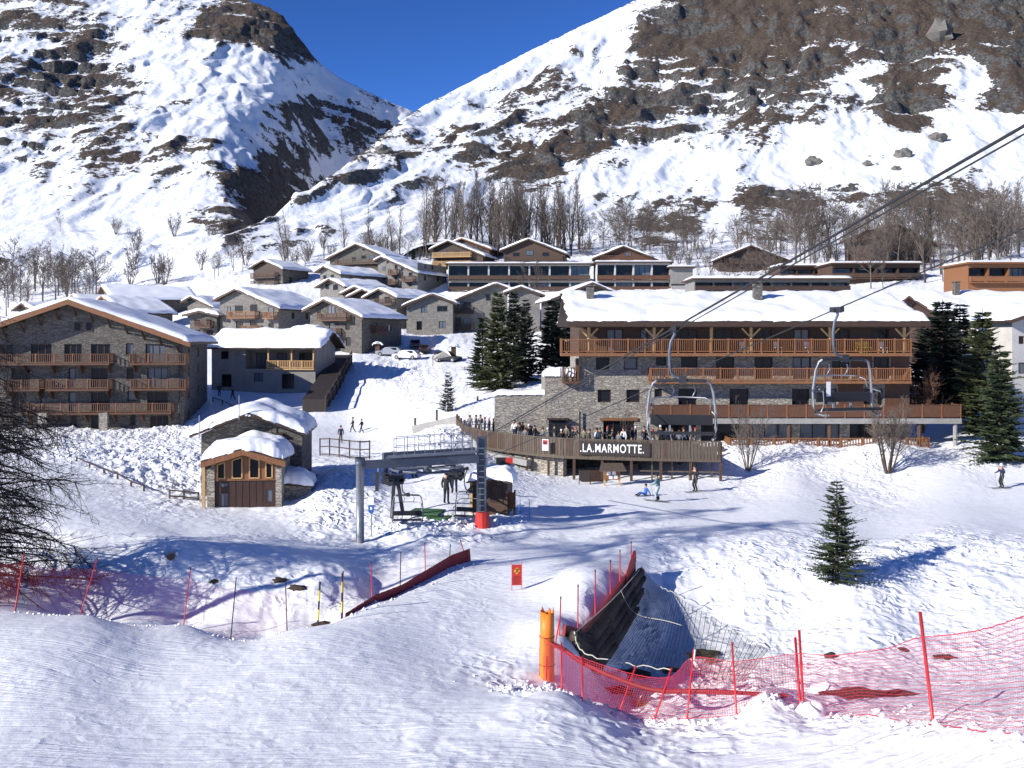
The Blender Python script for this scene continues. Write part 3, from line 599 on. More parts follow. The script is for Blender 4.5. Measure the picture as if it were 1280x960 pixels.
house('timber_chalet', 'dark chalet with bare brown roof, snow only on its left edge', 1088, 1168, 326, 1120, 281, 216, D=11, rz=14, wallm='wood_dark', wins=((1110, 305, 8, 6), (1130, 308, 8, 6), (1115, 318, 8, 5), (1140, 319, 8, 5)), bals=((1092, 1160, 313),), balm='wood_dark', oh=1.9, slope=.42, snow=False, roofm='wood_dark', T=.05, group='timber chalets at the foot of the wood')
flat_house('terrace_row', 'long white terrace row with orange wood balconies and snowy flat roof', 560, 738, 364, 327, 206, D=8, bays=7, floors=((.42, .96), (.0, .33)), band='wood_brown')
flat_house('terrace_row', 'shorter white terrace row with wood parapets beside a grey gable wall', 746, 838, 364, 325, 203, D=8, bays=4, floors=((.40, .94), (.0, .32)), band='wood_red')
flat_house('service_building', 'grey rendered block at the end of the short terrace row', 838, 866, 366, 331, 202, D=8, bays=1, floors=((.1, .35),), wallm='plaster_grey', band='concrete')
flat_house('low_building', 'long low flat roof building with thick snow behind the hotel roof', 868, 1062, 366, 344, 165, D=9, bays=8, floors=((.1, .8),), wallm='plaster_grey', fascia='wood_brown', T=.55, band='wood_dark')
flat_house('low_building', 'low brown building with snowy flat roof below the dark timber chalet', 975, 1060, 352, 329, 205, D=9, bays=4, floors=((.2, .8),), wallm='wood_brown', T=.5, band='wood_brown')
flat_house('low_building', 'low brown flat roofed building under the bare roofed chalet', 1040, 1150, 352, 326, 190, D=9, bays=4, floors=((.2, .8),), wallm='wood_brown', T=.45, band='wood_brown')
flat_house('balcony_block', 'orange timber balcony block with flat snowy roof uphill right of the hotel', 1210, 1312, 364, 325, 160, D=9, bays=4, floors=((.33, .86),), wallm='wood_orange', band='wood_orange', fascia='wood_orange', pier='wood_orange')
house('stone_chalet', 'small stone chalet with dark wood balconies standing highest on the left', 314, 356, 362, 332, 322, 222, D=9, rz=-28, balm='wood_brown', bals=((315, 350, 347), (315, 350, 357)), wins=((322, 341, 6, 6), (340, 341, 7, 6), (325, 352, 8, 5)), rwins=((.3, 4.2), (.3, 1.8), (.75, 1.8)), slope=.40, wallm='stone_grey', upper=(346, 'wood_dark'))
house('stone_chalet', 'large chalet with shaded wooden front below the poplars, tallest ridge of its row', 410, 482, 352, 447, 302, 216, D=11, rz=-20, wallm='stone_grey', balm='wood_brown', bals=((420, 478, 330), (428, 478, 340)), wins=((442, 324, 6, 5), (455, 322, 6, 5), (466, 322, 7, 5), (455, 312, 3, 3), (445, 336, 7, 5), (460, 336, 7, 5)), slope=.42)
house('stone_chalet', 'pale stone apartment chalet with small square windows and tiny balconies', 471, 523, 362, 478, 317, 204, D=13, rz=-24, wallm='stone_pale', balm='wood_red', wins=((484, 326, 3, 5), (479, 335, 3.5, 5), (495, 334, 4, 6), (514, 344, 5, 6), (479, 347, 4, 4), (495, 347, 4, 5), (514, 356, 5, 5), (503, 336, 3, 5)), bals=((488, 500, 343), (488, 498, 355), (506, 521, 352)), rwins=((.25, 4.5), (.5, 4.5), (.25, 2), (.7, 2)), slope=.42, oh=.8)
house('stone_chalet', 'narrow stone house roof with long smooth snow slope, above the twin gables', 398, 428, 358, 408, 329, 198, D=12, rz=-38, wallm='stone_pale', wins=((405, 346, 5, 5), (416, 346, 5, 5)), slope=.38, T=.55)
house('stone_chalet', 'stone house with glazed dark gable and low snowy roof, above the twin gables', 399, 434, 371, 415, 345, 190, D=12, rz=-36, wallm='stone_pale', wins=((408, 358, 6, 6), (420, 359, 8, 7)), slope=.38, T=.55)
house('stone_chalet', 'left one of two small twin gabled houses', 431, 456, 374, 446, 355, 187, D=7, rz=-20, wallm='wood_brown', wins=((443, 367, 5, 4),), slope=.42, group='twin gables')
house('stone_chalet', 'right one of two small twin gabled houses', 438, 468, 378, 456, 358, 183, D=7, rz=-20, wallm='wood_brown', wins=((455, 370, 5, 4),), slope=.42, group='twin gables')
house('stone_chalet', 'stone chalet with deep glazed gable and long snowy roof behind the parked cars', 459, 497, 392, 477, 357, 179, D=12, rz=-32, wallm='stone_pale', wins=((470, 374, 8, 8), (485, 375, 9, 8)), bals=((462, 496, 381),), balm='wood_brown', slope=.40, T=.6)
house('stone_chalet', 'square pale stone house with dark window frames overlooking the parked cars', 508, 566, 418, 541, 364, 172, D=9, rz=-4, wallm='stone_pale', wins=((530, 387, 8, 8), (553, 386, 13, 7), (524, 407, 7, 11), (553, 406, 9, 9)), slope=.40, T=.4)
house('stone_chalet', 'chalet with open timber balconies left of its tall rendered gable wall', 565, 634, 420, 620, 351, 175, D=10, rz=0, wallm='stone_pale', wins=((572, 382, 9, 9), (584, 382, 9, 9), (572, 402, 9, 10), (584, 402, 9, 10), (610, 372, 5, 7), (602, 402, 6, 8)), bals=((566, 592, 391), (566, 592, 411)), balm='wood_dark', balstyle='balusters', slope=.40, T=.4)
house('stone_chalet', 'small gable wing with pale upper wall partly hidden by tall firs', 636, 675, 420, 651, 355, 172, D=8, rz=0, wallm='stone_pale', wins=((655, 388, 12, 9), (655, 408, 9, 10)), slope=.36, T=.45)
house('stone_chalet', 'dark stone gable behind the left end of the hotel roof', 690, 775, 420, 739, 350, 150, D=10, rz=8, wallm='stone_dark', slope=.40, T=.4, wins=((735, 380, 8, 8),))
# left cluster behind the big chalet
house('stone_chalet', 'chalet with light wood gable edge and broad snowy roof, furthest back on the left', 119, 152, 402, 129, 353, 192, D=16, rz=-55, wallm='stone_grey', slope=.40, T=.5, barge='wood_orange')
house('stone_chalet', 'chalet with orange bargeboard and chimney just above the big left chalet ridge', 120, 165, 405, 128, 366, 172, D=9, rz=-40, wallm='stone_grey', slope=.40, T=.5, barge='wood_orange')
house('stone_chalet', 'small snowy gable peeping over the ridge of the big left chalet', 82, 122, 405, 92, 365, 180, D=8, rz=-40, wallm='stone_grey', slope=.40, T=.5, barge='wood_orange')
house('stone_chalet', 'low chalet gable half hidden behind the left slope of the big chalet', 15, 64, 408, 29, 375, 178, D=9, rz=-35, wallm='stone_grey', slope=.38, T=.5, barge='wood_brown')
house('stone_chalet', 'pale stone cottage gable with brown bargeboard left of the chalet with three balconies', 232, 268, 412, 241, 367, 184, D=9, rz=-22, wallm='stone_pale', slope=.42, T=.5)
house('stone_chalet', 'low stone house with snow cap and ground floor windows, left of the three balcony chalet', 236, 272, 423, 252, 384, 165, D=7, rz=-12, wallm='stone_grey', slope=.22, T=.6, wins=((246, 403, 8, 7), (262, 403, 8, 7), (246, 416, 9, 8), (263, 416, 9, 7)), bals=((248, 268, 409),))
h6 = house('stone_chalet', 'broad stone chalet with three wooden balconies and dark recessed right half', 270, 352, 424, 297, 356, 163, D=14, rz=-22, wallm='stone_pale', balm='wood_orange', wins=((283, 386, 5, 7), (297, 386, 11, 9), (318, 385, 10, 9), (298, 406, 11, 9), (318, 405, 11, 9), (342, 388, 8, 8), (342, 408, 8, 8)), bals=((286, 326, 397), (306, 330, 415), (336, 352, 398)), slope=.40, T=.6, rwins=((.3, 3.5), (.6, 3.5)))
h7 = house('stone_chalet', 'stone chalet with two storeys of wood balconies above the shovelled snow bank', 384, 455, 439, 408, 369, 151, D=11, rz=-27, wallm='stone_grey', balm='wood_red', wins=((414, 387, 11, 10), (433, 387, 6, 8), (396, 389, 5, 7), (436, 408, 7, 9), (414, 408, 8, 9), (423, 428, 7, 10), (437, 427, 8, 11)), bals=((400, 441, 400), (412, 428, 419)), rwins=((.35, 3.2), (.35, .6), (.7, 3.2)), rbals=((.22, .5, 3.0),), slope=.40, T=.6)
t = thing('bin_shelter', 'small snow capped annex left of the two balcony chalet', 'shed', P(384, 438, 149), R(-20), None)
MB().box(-2.6, 1.6, 0, 4, -3, 3.1).build('wall', M['stone_pale'], t); roof_parts(t, -3, 2, -.5, 4.3, -.5, 3.3, .12, 'y', .7, .15, 'wood_dark', 61)
# house with the long loggia
k = 127/F; W8 = 134*k; t = thing('stone_chalet', 'low grey chalet with long honey wood loggia and thick snow cap', 'chalet', P(329, 488, 127), R(-6), 'chalets of the village')
fm = lambda u, v, w: (u - W8/2, w, v); c8 = lambda px: (px-262)*k; v8 = lambda py: (488-py)*k
w = MB(); H8 = v8(434); hol = [(c8(306), c8(394), v8(461), v8(437)), (c8(274), c8(284), v8(449), v8(439)), (c8(275), c8(288), v8(484), v8(468)), (c8(317), c8(329), v8(477), v8(466)), (c8(353), c8(369), v8(486), v8(467))]
wall_face(w, fm, W8, -3, H8, hol[:1], 2.2) if False else wall_face(w, fm, W8, -3, H8, hol, .25)
D8 = 9; w.add([(-W8/2, D8, -3), (W8/2, D8, -3), (W8/2, D8, H8), (-W8/2, D8, H8)], [(3, 2, 1, 0)]); w.add([(W8/2, 0, -3), (W8/2, D8, -3), (W8/2, D8, H8), (W8/2, D8/2, H8+D8*.2), (W8/2, 0, H8)], [(0, 1, 2, 3, 4)]); w.add([(-W8/2, 0, -3), (-W8/2, D8, -3), (-W8/2, D8, H8), (-W8/2, D8/2, H8+D8*.2), (-W8/2, 0, H8)], [(4, 3, 2, 1, 0)])
a, b, c, e = hol[0]                             # deep loggia recess
w.add([fm(a, c, .25), fm(b, c, .25), fm(b, c, 2.4), fm(a, c, 2.4), fm(a, e, .25), fm(b, e, .25), fm(b, e, 2.4), fm(a, e, 2.4)], [(0, 1, 2, 3), (4, 7, 6, 5), (0, 3, 7, 4), (1, 5, 6, 2), (3, 2, 6, 7)]); w.build('wall', M['plaster_grey'], t)
for i, h in enumerate(hol[1:]): add_window(t, fm, *h, fmat='wood_dark', dep=.2, name='window' if i != 1 else 'door')
lg = lambda u, v, w_: (u - W8/2, w_ + 2.2, v)
for (x0, x1) in ((312, 325), (340, 352), (368, 385)): add_window(t, lg, c8(x0), c8(x1), c+.05, e-.45, fmat='wood_brown', dep=.1)
add_balcony(t, fm, c8(334), c8(395), c+.05, dep=.35, style='slats', wm='wood_honey', pw=1.5, sides=False)
for x in (336, 366, 394): MB().box(c8(x)-W8/2-.09, c8(x)-W8/2+.09, -.2, -.02, c+.1, e+.1).build('post', M['wood_honey'], t)
roof_parts(t, -.9, D8+.9, -W8/2-.6, W8/2+1.2, D8/2, H8+D8*.2+.1, .40, 'x', .75, .2, 'wood_dark', 44)
# right-hand edge
k = 108/F; t = thing('dark_chalet', 'dark timber chalet with white balcony fronts and thick snow roof right of the hotel', 'chalet', P(1245, 470, 108), R(4), 'chalets of the village')
fm = lambda u, v, w: (u - 6.5, w, v); w = MB(); hol = [(.6, 3.4, 4.3, 6.1), (4.2, 7.4, 4.3, 6.1), (8.4, 12, 4.3, 6.1), (.6, 3.4, 1.2, 3.2), (4.2, 7.4, 1.2, 3.2), (8.4, 12, 1.2, 3.2)]
wall_face(w, fm, 13, -4, 6.9, hol, .3); w.add([(-6.5, 0, -4), (-6.5, 9, -4), (-6.5, 9, 6.9), (-6.5, 4.5, 9), (-6.5, 0, 6.9)], [(4, 3, 2, 1, 0)]); w.build('wall', M['wood_dark'], t)
for h in hol: add_window(t, fm, *h, dep=.25, fmat='wood_dark')
for v in (4.2, 1.1): add_balcony(t, fm, 2.5, 12.8, v, dep=1.3, wm='wood_dark', slabm='wood_dark', pw=2.4); 
for (u, v) in ((4.5, 4.3), (8.2, 1.2)): MB().box(u-6.5, u-4.6, -1.34, -1.3, v+.2, v+.95).build('panel', M['white_paint'], t)
roof_parts(t, -1.5, 10, -7.9, 7.5, 4.5, 9.0, .36, 'x', .8, .25, 'wood_brown', 52); chimney(t, -3.0, 3, 9, 10.6, .6)
t = house('white_house', 'white rendered house at the right edge with snowy roof', 1262, 1330, 500, 1296, 380, 92, D=8, rz=10, wallm='plaster_white', wins=((1275, 425, 8, 10), (1275, 460, 9, 14), (1300, 425, 8, 10)), slope=.30, T=.5)
# ---------------------------------------------------------------- big stone chalet on the left
k = 108/F
def big_chalet(label, px0, px1, pk, loc, rz, detail=True, group=None):
    t = thing('stone_chalet', label, 'chalet', loc, rz, group or 'big stone apartment chalets')
    W = (px1-px0)*k; U = lambda px: (px-px0)*k; V = lambda py: (540-py)*k; D = 13
    fm = lambda u, v, w: (u - W/2, w, v); rm = lambda u, v, w: (W/2-w, u, v)
    sl = .36; zpk = V(378) ; ro = U(pk)-W/2; zl = zpk - sl*abs(-W/2-ro); zr = zpk - sl*abs(W/2-ro); ze = min(zl, zr)-.002
    hp = []
    for (a, b) in ((41, 66), (81, 102), (113, 136), (179, 203)): hp.append((a, b, 453, 430))
    hp += [(155, 164, 443, 429), (2, 20, 453, 430)]
    for (a, b) in ((86, 94), (113, 133), (181, 206), (18, 40)): hp.append((a, b, 485, 460))
    hp += [(156, 165, 474, 460)]
    for (a, b) in ((52, 58), (86, 95), (113, 136), (181, 206), (18, 36)): hp.append((a, b, 514.5, 490))
    hp += [(157, 166, 501, 489), (88, 96, 533, 519), (113, 129, 537, 519), (160, 167, 532, 518), (184, 207, 538.5, 520), (20, 36, 536, 519)]
    holes = [(U(a), U(b), V(c), V(d)) for a, b, c, d in hp if a > px0+2 and V(d) < ze]
    rh = [(f, f+.8, v, v+1.2) for f in (2.5, 7.5) for v in (1.0, 3.6, 6.2, 8.3) if v+1.2 < ze]
    w = MB(); wall_face(w, fm, W, -3, ze, holes, .3); wall_face(w, rm, D, -3, ze, rh, .25)
    w.add([(-W/2, 0, -3), (-W/2, D, -3), (-W/2, D, ze), (-W/2, 0, ze), (W/2, D, -3), (W/2, D, ze)], [(3, 2, 1, 0), (1, 4, 5, 2)])
    gp = [(-W/2, ze), (W/2, ze), (W/2, zr), (ro, zpk), (-W/2, zl)]
    w.add([(x, 0, z) for x, z in gp] + [(x, D, z) for x, z in gp], [(0, 1, 2, 3, 4), (9, 8, 7, 6, 5), (1, 6, 7, 2), (4, 9, 5, 0)])
    w.build('wall', M['stone_grey'], t)
    for h in holes: add_window(t, fm, *h, dep=.26, fmat='wood_brown', fw=.09, sill=(h[1]-h[0] < 1))
    for h in rh: add_window(t, rm, *h, dep=.2, fmat='wood_brown')
    at = lambda u, v, w_: (u - W/2, w_-.16, v)
    for (a, b) in ((93, 101), (107, 115)): add_window(t, at, U(a), U(b), V(414), V(403), fmat='wood_brown')
    for (a, b, f) in ((px0+1, 140, 453.7), (164, 232, 453.7), (15, 57, 485.5), (64.5, 139, 485.5), (165, 232, 485.5), (38, 214, 515)):
        a = max(a, px0+1)
        if b <= a: continue
        add_balcony(t, fm, U(a), U(b), V(f), dep=1.5, style='slats', wm='wood_red', slab=.22, pw=2.0, brackets=max(2, int((b-a)*k/2.4)), bm='wood_orange')
    for a in (56, 128):
        MB().box(U(a)-W/2, U(a)+.9-W/2, -1.62, -1.0, -2, V(516)+.1).build('pillar', M['stone_warm'], t)
    roof_parts(t, -W/2-1.2, W/2+1.2, -1.9, D+.8, ro, zpk, sl, 'y', .6, .28, 'wood_brown', 71)
    for s, xa in ((-1, -W/2-1.2), (1, W/2+1.2)):
        for fr, (y, m_) in enumerate(((-1.96, 'wood_orange'),)):
            za = zpk - sl*abs(xa-ro); b = MB(); b.add([(xa, y, za-.3), (ro, y, zpk-.3), (ro, y, zpk+.27), (xa, y, za+.27), (xa, y+.055, za-.3), (ro, y+.055, zpk-.3), (ro, y+.055, zpk+.27), (xa, y+.055, za+.27)], [(0, 1, 2, 3), (7, 6, 5, 4), (0, 4, 5, 1), (2, 6, 7, 3), (3, 7, 4, 0), (1, 5, 6, 2)]); b.build('bargeboard', M[m_], t)
    n = 13
    for i in range(n):                           # purlin brackets under the eaves
        x = -W/2 + .5 + (W-1)*i/(n-1); z = zpk - sl*abs(x-ro) - .12
        b = MB(); b.bar((x, .1, z-.1), (x, -1.8, z-.1), .22, .24); b.bar((x, .0, z-1.25), (x, -1.45, z-.2), .17, .19); b.build('bracket', M['wood_brown'], t)
    d_ = MB(); d_.tube([(W/2-.4, -.12, ze), (W/2-.4, -.12, -1)], .06, 6); d_.build('drainpipe', M['metal_dark'], t)
    return t
loc = P(95, 540, 108); big_chalet('big grey stone chalet with rows of dark red wood balconies and orange gable boards', -35, 225, 92, loc, R(6))

# ---------------------------------------------------------------- hut with thick snow cap
def hut():
    k = 56/F; k2 = 60/F
    loc = P(305, 638, 56); t = thing('snow_capped_hut', 'small stone hut with dark double door, timber glazed gable and domed snow roofs', 'hut', loc, R(6))
    U = lambda px: (px-305)*k; V = lambda py: (638-py)*k; W0, W1 = U(260), U(351); sl = .30; ro = U(306); zpk = V(561)
    zt = lambda x: zpk - sl*abs(x-ro)
    for (q0, q1, e) in ((W0, W0+.42, zt(W0)), (W1-.34, W1, zt(W1))): MB().box(q0, q1, 0, 4, -1, e-.22).build('wall', M['stone_warm'], t)
    # timber gable: a frame with four real openings
    g = MB(); zb = V(601); xs = [W0+.42, U(272), U(282), U(290), U(303), U(311), U(324), U(331), U(340), W1-.34]
    zb2 = zb+.12; 
    g.add([(xs[0], .05, zb), (xs[-1], .05, zb), (xs[-1], .05, zb2), (xs[0], .05, zb2)], [(0, 1, 2, 3)])
    for i in range(len(xs)-1):
        x0, x1 = xs[i], xs[i+1]
        if i % 2 == 0: pts = [(x0, zb2), (x1, zb2), (x1, zt(x1)), (x0, zt(x0))]
        else: pts = [(x0, zt(x0)-.42), (x1, zt(x1)-.42), (x1, zt(x1)), (x0, zt(x0))]
        if x0 < ro < x1: pts.insert(3, (ro, zpk))
        n = len(pts); g.add([(x, .05, z) for x, z in pts] + [(x, .25, z) for x, z in pts], [tuple(range(n)), tuple(reversed(range(n, 2*n)))] + [(a, n+a, n+(a+1) % n, (a+1) % n) for a in range(n)])
    g.build('timber_gable', M['wood_orange'], t)
    for i in (1, 3, 5, 7):
        x0, x1 = xs[i], xs[i+1]; f = MB(); fr = .07
        q = [(x0, zb2), (x1, zb2), (x1, zt(x1)-.42), (x0, zt(x0)-.42)]
        f.bar((x0+.03, .03, zb2), (x0+.03, .03, zt(x0)-.42), .07, .07); f.bar((x1-.03, .03, zb2), (x1-.03, .03, zt(x1)-.42), .07, .07); f.bar((x0, .03, zb2+.03), (x1, .03, zb2+.03), .07, .07); f.bar((x0, .03, zt(x0)-.45), (x1, .03, zt(x1)-.45), .07, .07)
        o = f.build('window', M['wood_honey'], t); p = MB(); p.add([(x, .16, z) for x, z in q], [(0, 1, 2, 3)]); p.build('pane', M['glass'], o)
    dm = MB(); x0, x1 = W0+.42, W1-.34; dz = zb-.003
    dh = [(U(274.5)-x0, U(286)-x0, V(634.5), V(616)), (U(274)-x0, U(286)-x0, V(610), V(599.5)+0), (U(330)-x0, U(340)-x0, V(606), V(595.5)), (U(331)-x0, U(340)-x0, V(629), V(612.5))]
    dh = [(a, b, c, min(e, dz-.1)) for a, b, c, e in dh]; dmf = lambda u, v, w_: (x0+u, .12+w_, v)
    wall_face(dm, dmf, x1-x0, -.6, dz, dh, .12); d_ = dm.build('double_door', M['wood_door'], t)
    for h in dh: add_window(d_, dmf, *h, dep=.1, fmat='wood_dark', pane='glass_pale', mull=1, fw=.05)
    for i in range(1, 9):
        u = (x1-x0)*i/9
        if abs(u-(x1-x0)/2) < 1.2: MB().box(x0+u-.015, x0+u+.015, .095, .118, -.5, dz-.05).build('door_batten', M['wood_dark'], d_)
    MB().box(W0-.18, W0-.02, -.5, -.34, -1, zt(W0-.1)-.1).build('porch_post', M['wood_honey'], t)
    roof_parts(t, W0-.22, W1+.3, -.6, 4.2, ro, zpk, sl, 'y', .78, .12, 'wood_dark', 81, na=34, nb=24)
    for xa in (W0-.22, W1+.3):
        za = zt(xa); b = MB(); b.add([(xa, -.66, za-.3), (ro, -.66, zpk-.3), (ro, -.66, zpk+.02), (xa, -.66, za+.02), (xa, -.6, za-.3), (ro, -.6, zpk-.3), (ro, -.6, zpk+.02), (xa, -.6, za+.02)], [(0, 1, 2, 3), (7, 6, 5, 4), (0, 4, 5, 1), (2, 6, 7, 3), (3, 7, 4, 0), (1, 5, 6, 2)]); b.build('bargeboard', M['wood_orange'], t)
    for xa in (W0+.1, W1-.12): MB().tube([(xa, -.5, zt(xa)-.4), (xa, .06, zt(xa)-.4)], .13, 8).build('beam_end', M['wood_dark'], t)
    # taller body behind
    y0 = 4.0; U2 = lambda px: (px-640)/F*60 - loc.x; V2 = lambda py: CZ-(py-HY)/F*60 - loc.z; X0, X1 = U2(262), U2(385); r2 = U2(322); z2 = V2(518); s2 = .40
    zz = lambda x: z2 - s2*abs(x-r2)*(1.0 if x < r2 else .88)
    bd = MB(); bd.prism([(X0, -1.5), (X1, -1.5), (X1, zz(X1)), (r2, z2), (X0, zz(X0))], y0, y0+6); bd.build('rear_wall', M['stone_grey'], t)
    fm = lambda u, v, w_: (u, y0-.17+w_, v)
    add_window(t, fm, U2(350), U2(358), V2(560), V2(545), fmat='wood_dark', pane='glass')
    MB().box(U2(341), U2(362), y0-.3, y0-.004, V2(545)+.05, V2(543)+.08).build('lintel', M['wood_dark'], t)
    roof_parts(t, X0-.55, X1+.35, y0-.8, y0+6.3, r2, z2+.02, .385, 'y', .7, .16, 'wood_dark', 83, na=34, nb=24)
    # lean-to
    U3 = lambda px: (px-640)/F*58 - loc.x; V3 = lambda py: CZ-(py-HY)/F*58 - loc.z; l = MB(); l.box(U3(352), U3(393), 1.6, 3.9, -1, V3(606)); l.build('lean_to_wall', M['stone_warm'], t)
    fm3 = lambda u, v, w_: (u, 1.6-.17+w_, v); add_window(t, fm3, U3(353), U3(361), V3(627), V3(614), pane='glass_pale', fmat='wood_dark')
    A = roof_parts(t, U3(349), U3(395), 1.2, 3.95, U3(352), V3(604), .10, 'y', .85, .12, 'wood_dark', 86)
    for i in range(5): MB().box(X1+.1, X1+.95, y0+.2+i*.5, y0+.66+i*.5, -1.2, .2+i*.22).build('step', M['stone_dark'], t)
    MB().tube([(U2(264), y0-1.05, V2(545)), (U2(264), y0-1.05, V2(517))], .03, 5).build('snow_stake', M['metal_galv'], t)
    MB().tube([(U2(311.5), y0-1.05, V2(523)), (U2(311.5), y0-1.05, V2(493))], .03, 5).build('snow_stake', M['metal_galv'], t)
    return t
hut()

# ---------------------------------------------------------------- the hotel
HD = 78.0; k = HD/F; HX = (724-640)/F*HD
def hotel():
    t = thing('mountain_hotel', 'long stone and timber hotel with tiers of orange balconies under a wide snow roof', 'hotel', (HX, HD, 0))
    U = lambda px: (px-724)*k; V = lambda py: CZ-(py-HY)*k
    fm = lambda u, v, w: (u, w, v); W = U(1137); zt = 11.35; b1, b2, b3 = V(441), V(475.5), V(521)
    holes = []
    def H(a, b, c, d, **kw): holes.append(((U(a), U(b), V(d), V(c)), kw))
    for a, b in ((745, 762), (780, 797)): H(a, b, 446.5, 462)
    H(820, 833, 446.5, 457); H(851, 872, 446, 459, mull=2); H(895, 918, 446, 474.5); H(943, 966, 446, 474.5); H(991, 1014, 446, 474.5); H(1040, 1062, 446, 474.5); H(1092, 1112, 446, 474.5)
    H(747, 764, 487, 503); H(783, 800, 487, 503); H(818, 828, 486, 497); H(848, 871, 486, 520.5); H(912, 936, 486, 520.5); H(990, 1012, 486, 520.5); H(1030, 1046, 486, 520.5); H(1080, 1104, 486, 520.5)
    H(754, 793, 526, 556, mull=3); H(823, 870, 528, 560, mull=3); H(876, 925, 528, 560, mull=3); H(940, 990, 528, 560, mull=3); H(1000, 1050, 528, 560, mull=3); H(1062, 1120, 528, 560, mull=3)
    w = MB(); wall_face(w, fm, W, -2, b1-.24, [h for h, _ in holes], .3)
    rm = lambda u, v, w_: (W-w_, u, v); wall_face(w, rm, 12, -2, b1-.24, [(2, 3, 5, 6.3), (5, 6, 5, 6.3), (8, 9, 5, 6.3)], .25); wall_face(w, lambda u, v, w_: (w_, 12-u, v), 12, -2, b1-.24, [], .2)
    w.add([(0, 12, -2), (W, 12, -2), (W, 12, b1-.24), (0, 12, b1-.24)], [(3, 2, 1, 0)]); w.build('stone_wall', M['stone_warm'], t)
    for h, kw in holes: add_window(t, fm, *h, dep=.25, fmat='wood_dark', fw=.09, **kw)
    up = MB(); uh = [(U(a), U(b), b1+.05, V(411)) for a, b in ((758, 779), (800, 818), (850, 872), (894, 916), (943, 965), (992, 1012), (1039, 1062), (1089, 1111))]
    wall_face(up, fm, W, b1-.236, zt, uh, .2); wall_face(up, rm, 12, b1-.236, zt, [], .2); wall_face(up, lambda u, v, w_: (w_, 12-u, v), 12, b1-.236, zt, [], .2); up.add([(0, 12, b1-.236), (W, 12, b1-.236), (W, 12, zt), (0, 12, zt)], [(3, 2, 1, 0)])
    for x in (0, W): up.add([(x, 0, zt), (x, 12, zt), (x, 6, zt+1.7)], [(0, 1, 2), (2, 1, 0)][:1])
    up.build('timber_storey', M['wood_brown'], t)
    for h in uh: add_window(t, fm, *h, dep=.15, fmat='wood_dark', fw=.1, mull=2)
    # timber cladding, right end
    cl = MB(); cz = [(U(1046), U(1079), V(486), b2-.3), (U(1105), W+.02, V(486), b2-.3)]
    for a, b, c, d in [(U(1064), U(1090), b2, b1-.3), (U(1114), W-.02, b2, b1-.3), (U(1048), U(1079), b3, b2-.3), (U(1106), W-.02, b3, b2-.3)]: cl.box(a, b, -.05, -.004, c, d)
    cl.build('cladding', M['wood_red'], t, kind='stuff')
    # balconies
    o1 = add_balcony(t, fm, U(700), U(1128), b1, dep=1.9, h=1.12, style='balusters', wm='wood_orange', slab=.24, pw=1.3, posts_as_parts=True)
    o2 = add_balcony(t, fm, U(810), U(1130), b2, dep=1.5, h=1.05, style='balusters', wm='wood_orange', slab=.2, pw=1.35, posts_as_parts=True)
    o3 = add_balcony(t, fm, U(810), U(1190), b3, dep=1.7, h=1.1, style='panel', wm='wood_red', slab=.42, slabm='concrete', pw=1.55, posts_as_parts=True, bm='wood_orange')
    add_balcony(t, lambda u, v, w_: (u, w_+.2, v), -1.35, -.02, V(476), dep=1.0, h=1.1, style='slats', wm='wood_red', slab=.2); MB().box(-.3, -.05, -.3, .1, V(476), V(448)).build('privacy_screen', M['wood_red'], t)
    # columns with Y braces
    for px in (734, 814, 884, 932.5, 1029, 1120):
        x = U(px); p = MB(); y = -1.62; top = 11.0
        p.tube([(x, y, b1), (x, y, top)], .13, 8); p.build('column', M['wood_honey'], t)
        if px not in (884,):
            for s in (-1, 1):
                if px == 1126.7 and False: continue
                MB().bar((x+s*.1, y, top-.72), (x+s*.72, y, top-.08), .12, .12).build('brace', M['wood_honey'], t)
    MB().box(U(706), U(1142), -1.75, -1.5, 11.0, 11.22).build('eaves_beam', M['wood_brown'], t)
    for px in (1184, 1140, 1085, 1030, 980, 930): MB().tube([(U(px), -1.4, -.5), (U(px), -1.4, b3-.43)], .17, 8).build('pillar', M['wood_brown'] if px != 1184 else M['concrete'], t)
    add_balcony(t, fm, U(905), U(1150), V(560), dep=1.9, h=1.0, style='slats', wm='wood_orange', slab=.3, pw=1.8)
    roof_parts(t, -2.7, 14.6, U(702)+.35, W+.45, 6, 13.62, .275, 'x', .62, .26, 'wood_dark', 91, na=34, nb=70)
    f = MB(); f.box(U(702)+.3, W+.5, -2.78, -2.7, 11.05, 11.42); f.build('fascia', M['wood_dark'], t)
    chimney(t, U(741), 2.6, 12.5, 14.4, .62); chimney(t, U(957), 2.6, 12.5, 14.7, .68)
    # lower wing wall on the left, roof terrace with snow
    a = MB(); a.box(U(681), -.003, .3, 9, -2, V(471)); a.build('wing_wall', M['stone_warm'], t)
    a = MB(); afm = lambda u, v, w_: (U(618)+u, .8+w_, v); wall_face(a, afm, U(681)-U(618)-.003, -2, V(494), [], .4); a.box(U(618), U(681)-.003, .81, 9, -2, V(494)); a.build('wing_wall', M['stone_warm'], t)
    for (q0, q1, y0, y1, z, T) in ((U(680), -.1, .2, 3.5, V(471), .65), (U(618), U(690), .7, 3, V(494)-.05, .35)):
        roof_parts(t, q0, q1, y0, y1, (q0+q1)/2, z+.02, .01, 'y', T, .05, 'concrete', int(z*7))
    d_ = MB(); d_.box(U(686), U(708), .02, .29, V(560), V(525)); db = d_.build('doorway', M['black_plastic'], t)
    MB().box(U(684), U(710), -.3, .3, V(525)+.02, V(523)+.02).build('lintel', M['wood_dark'], t)
    MB().box(U(750), U(797), -.14, -.004, V(526)+.02, V(523)+.04).build('lintel', M['wood_orange'], t)
    MB().tube([(U(724.5), -.25, V(560)), (U(724.5), -.25, V(514))], .07, 6).build('flue_pipe', M['metal_dark'], t)
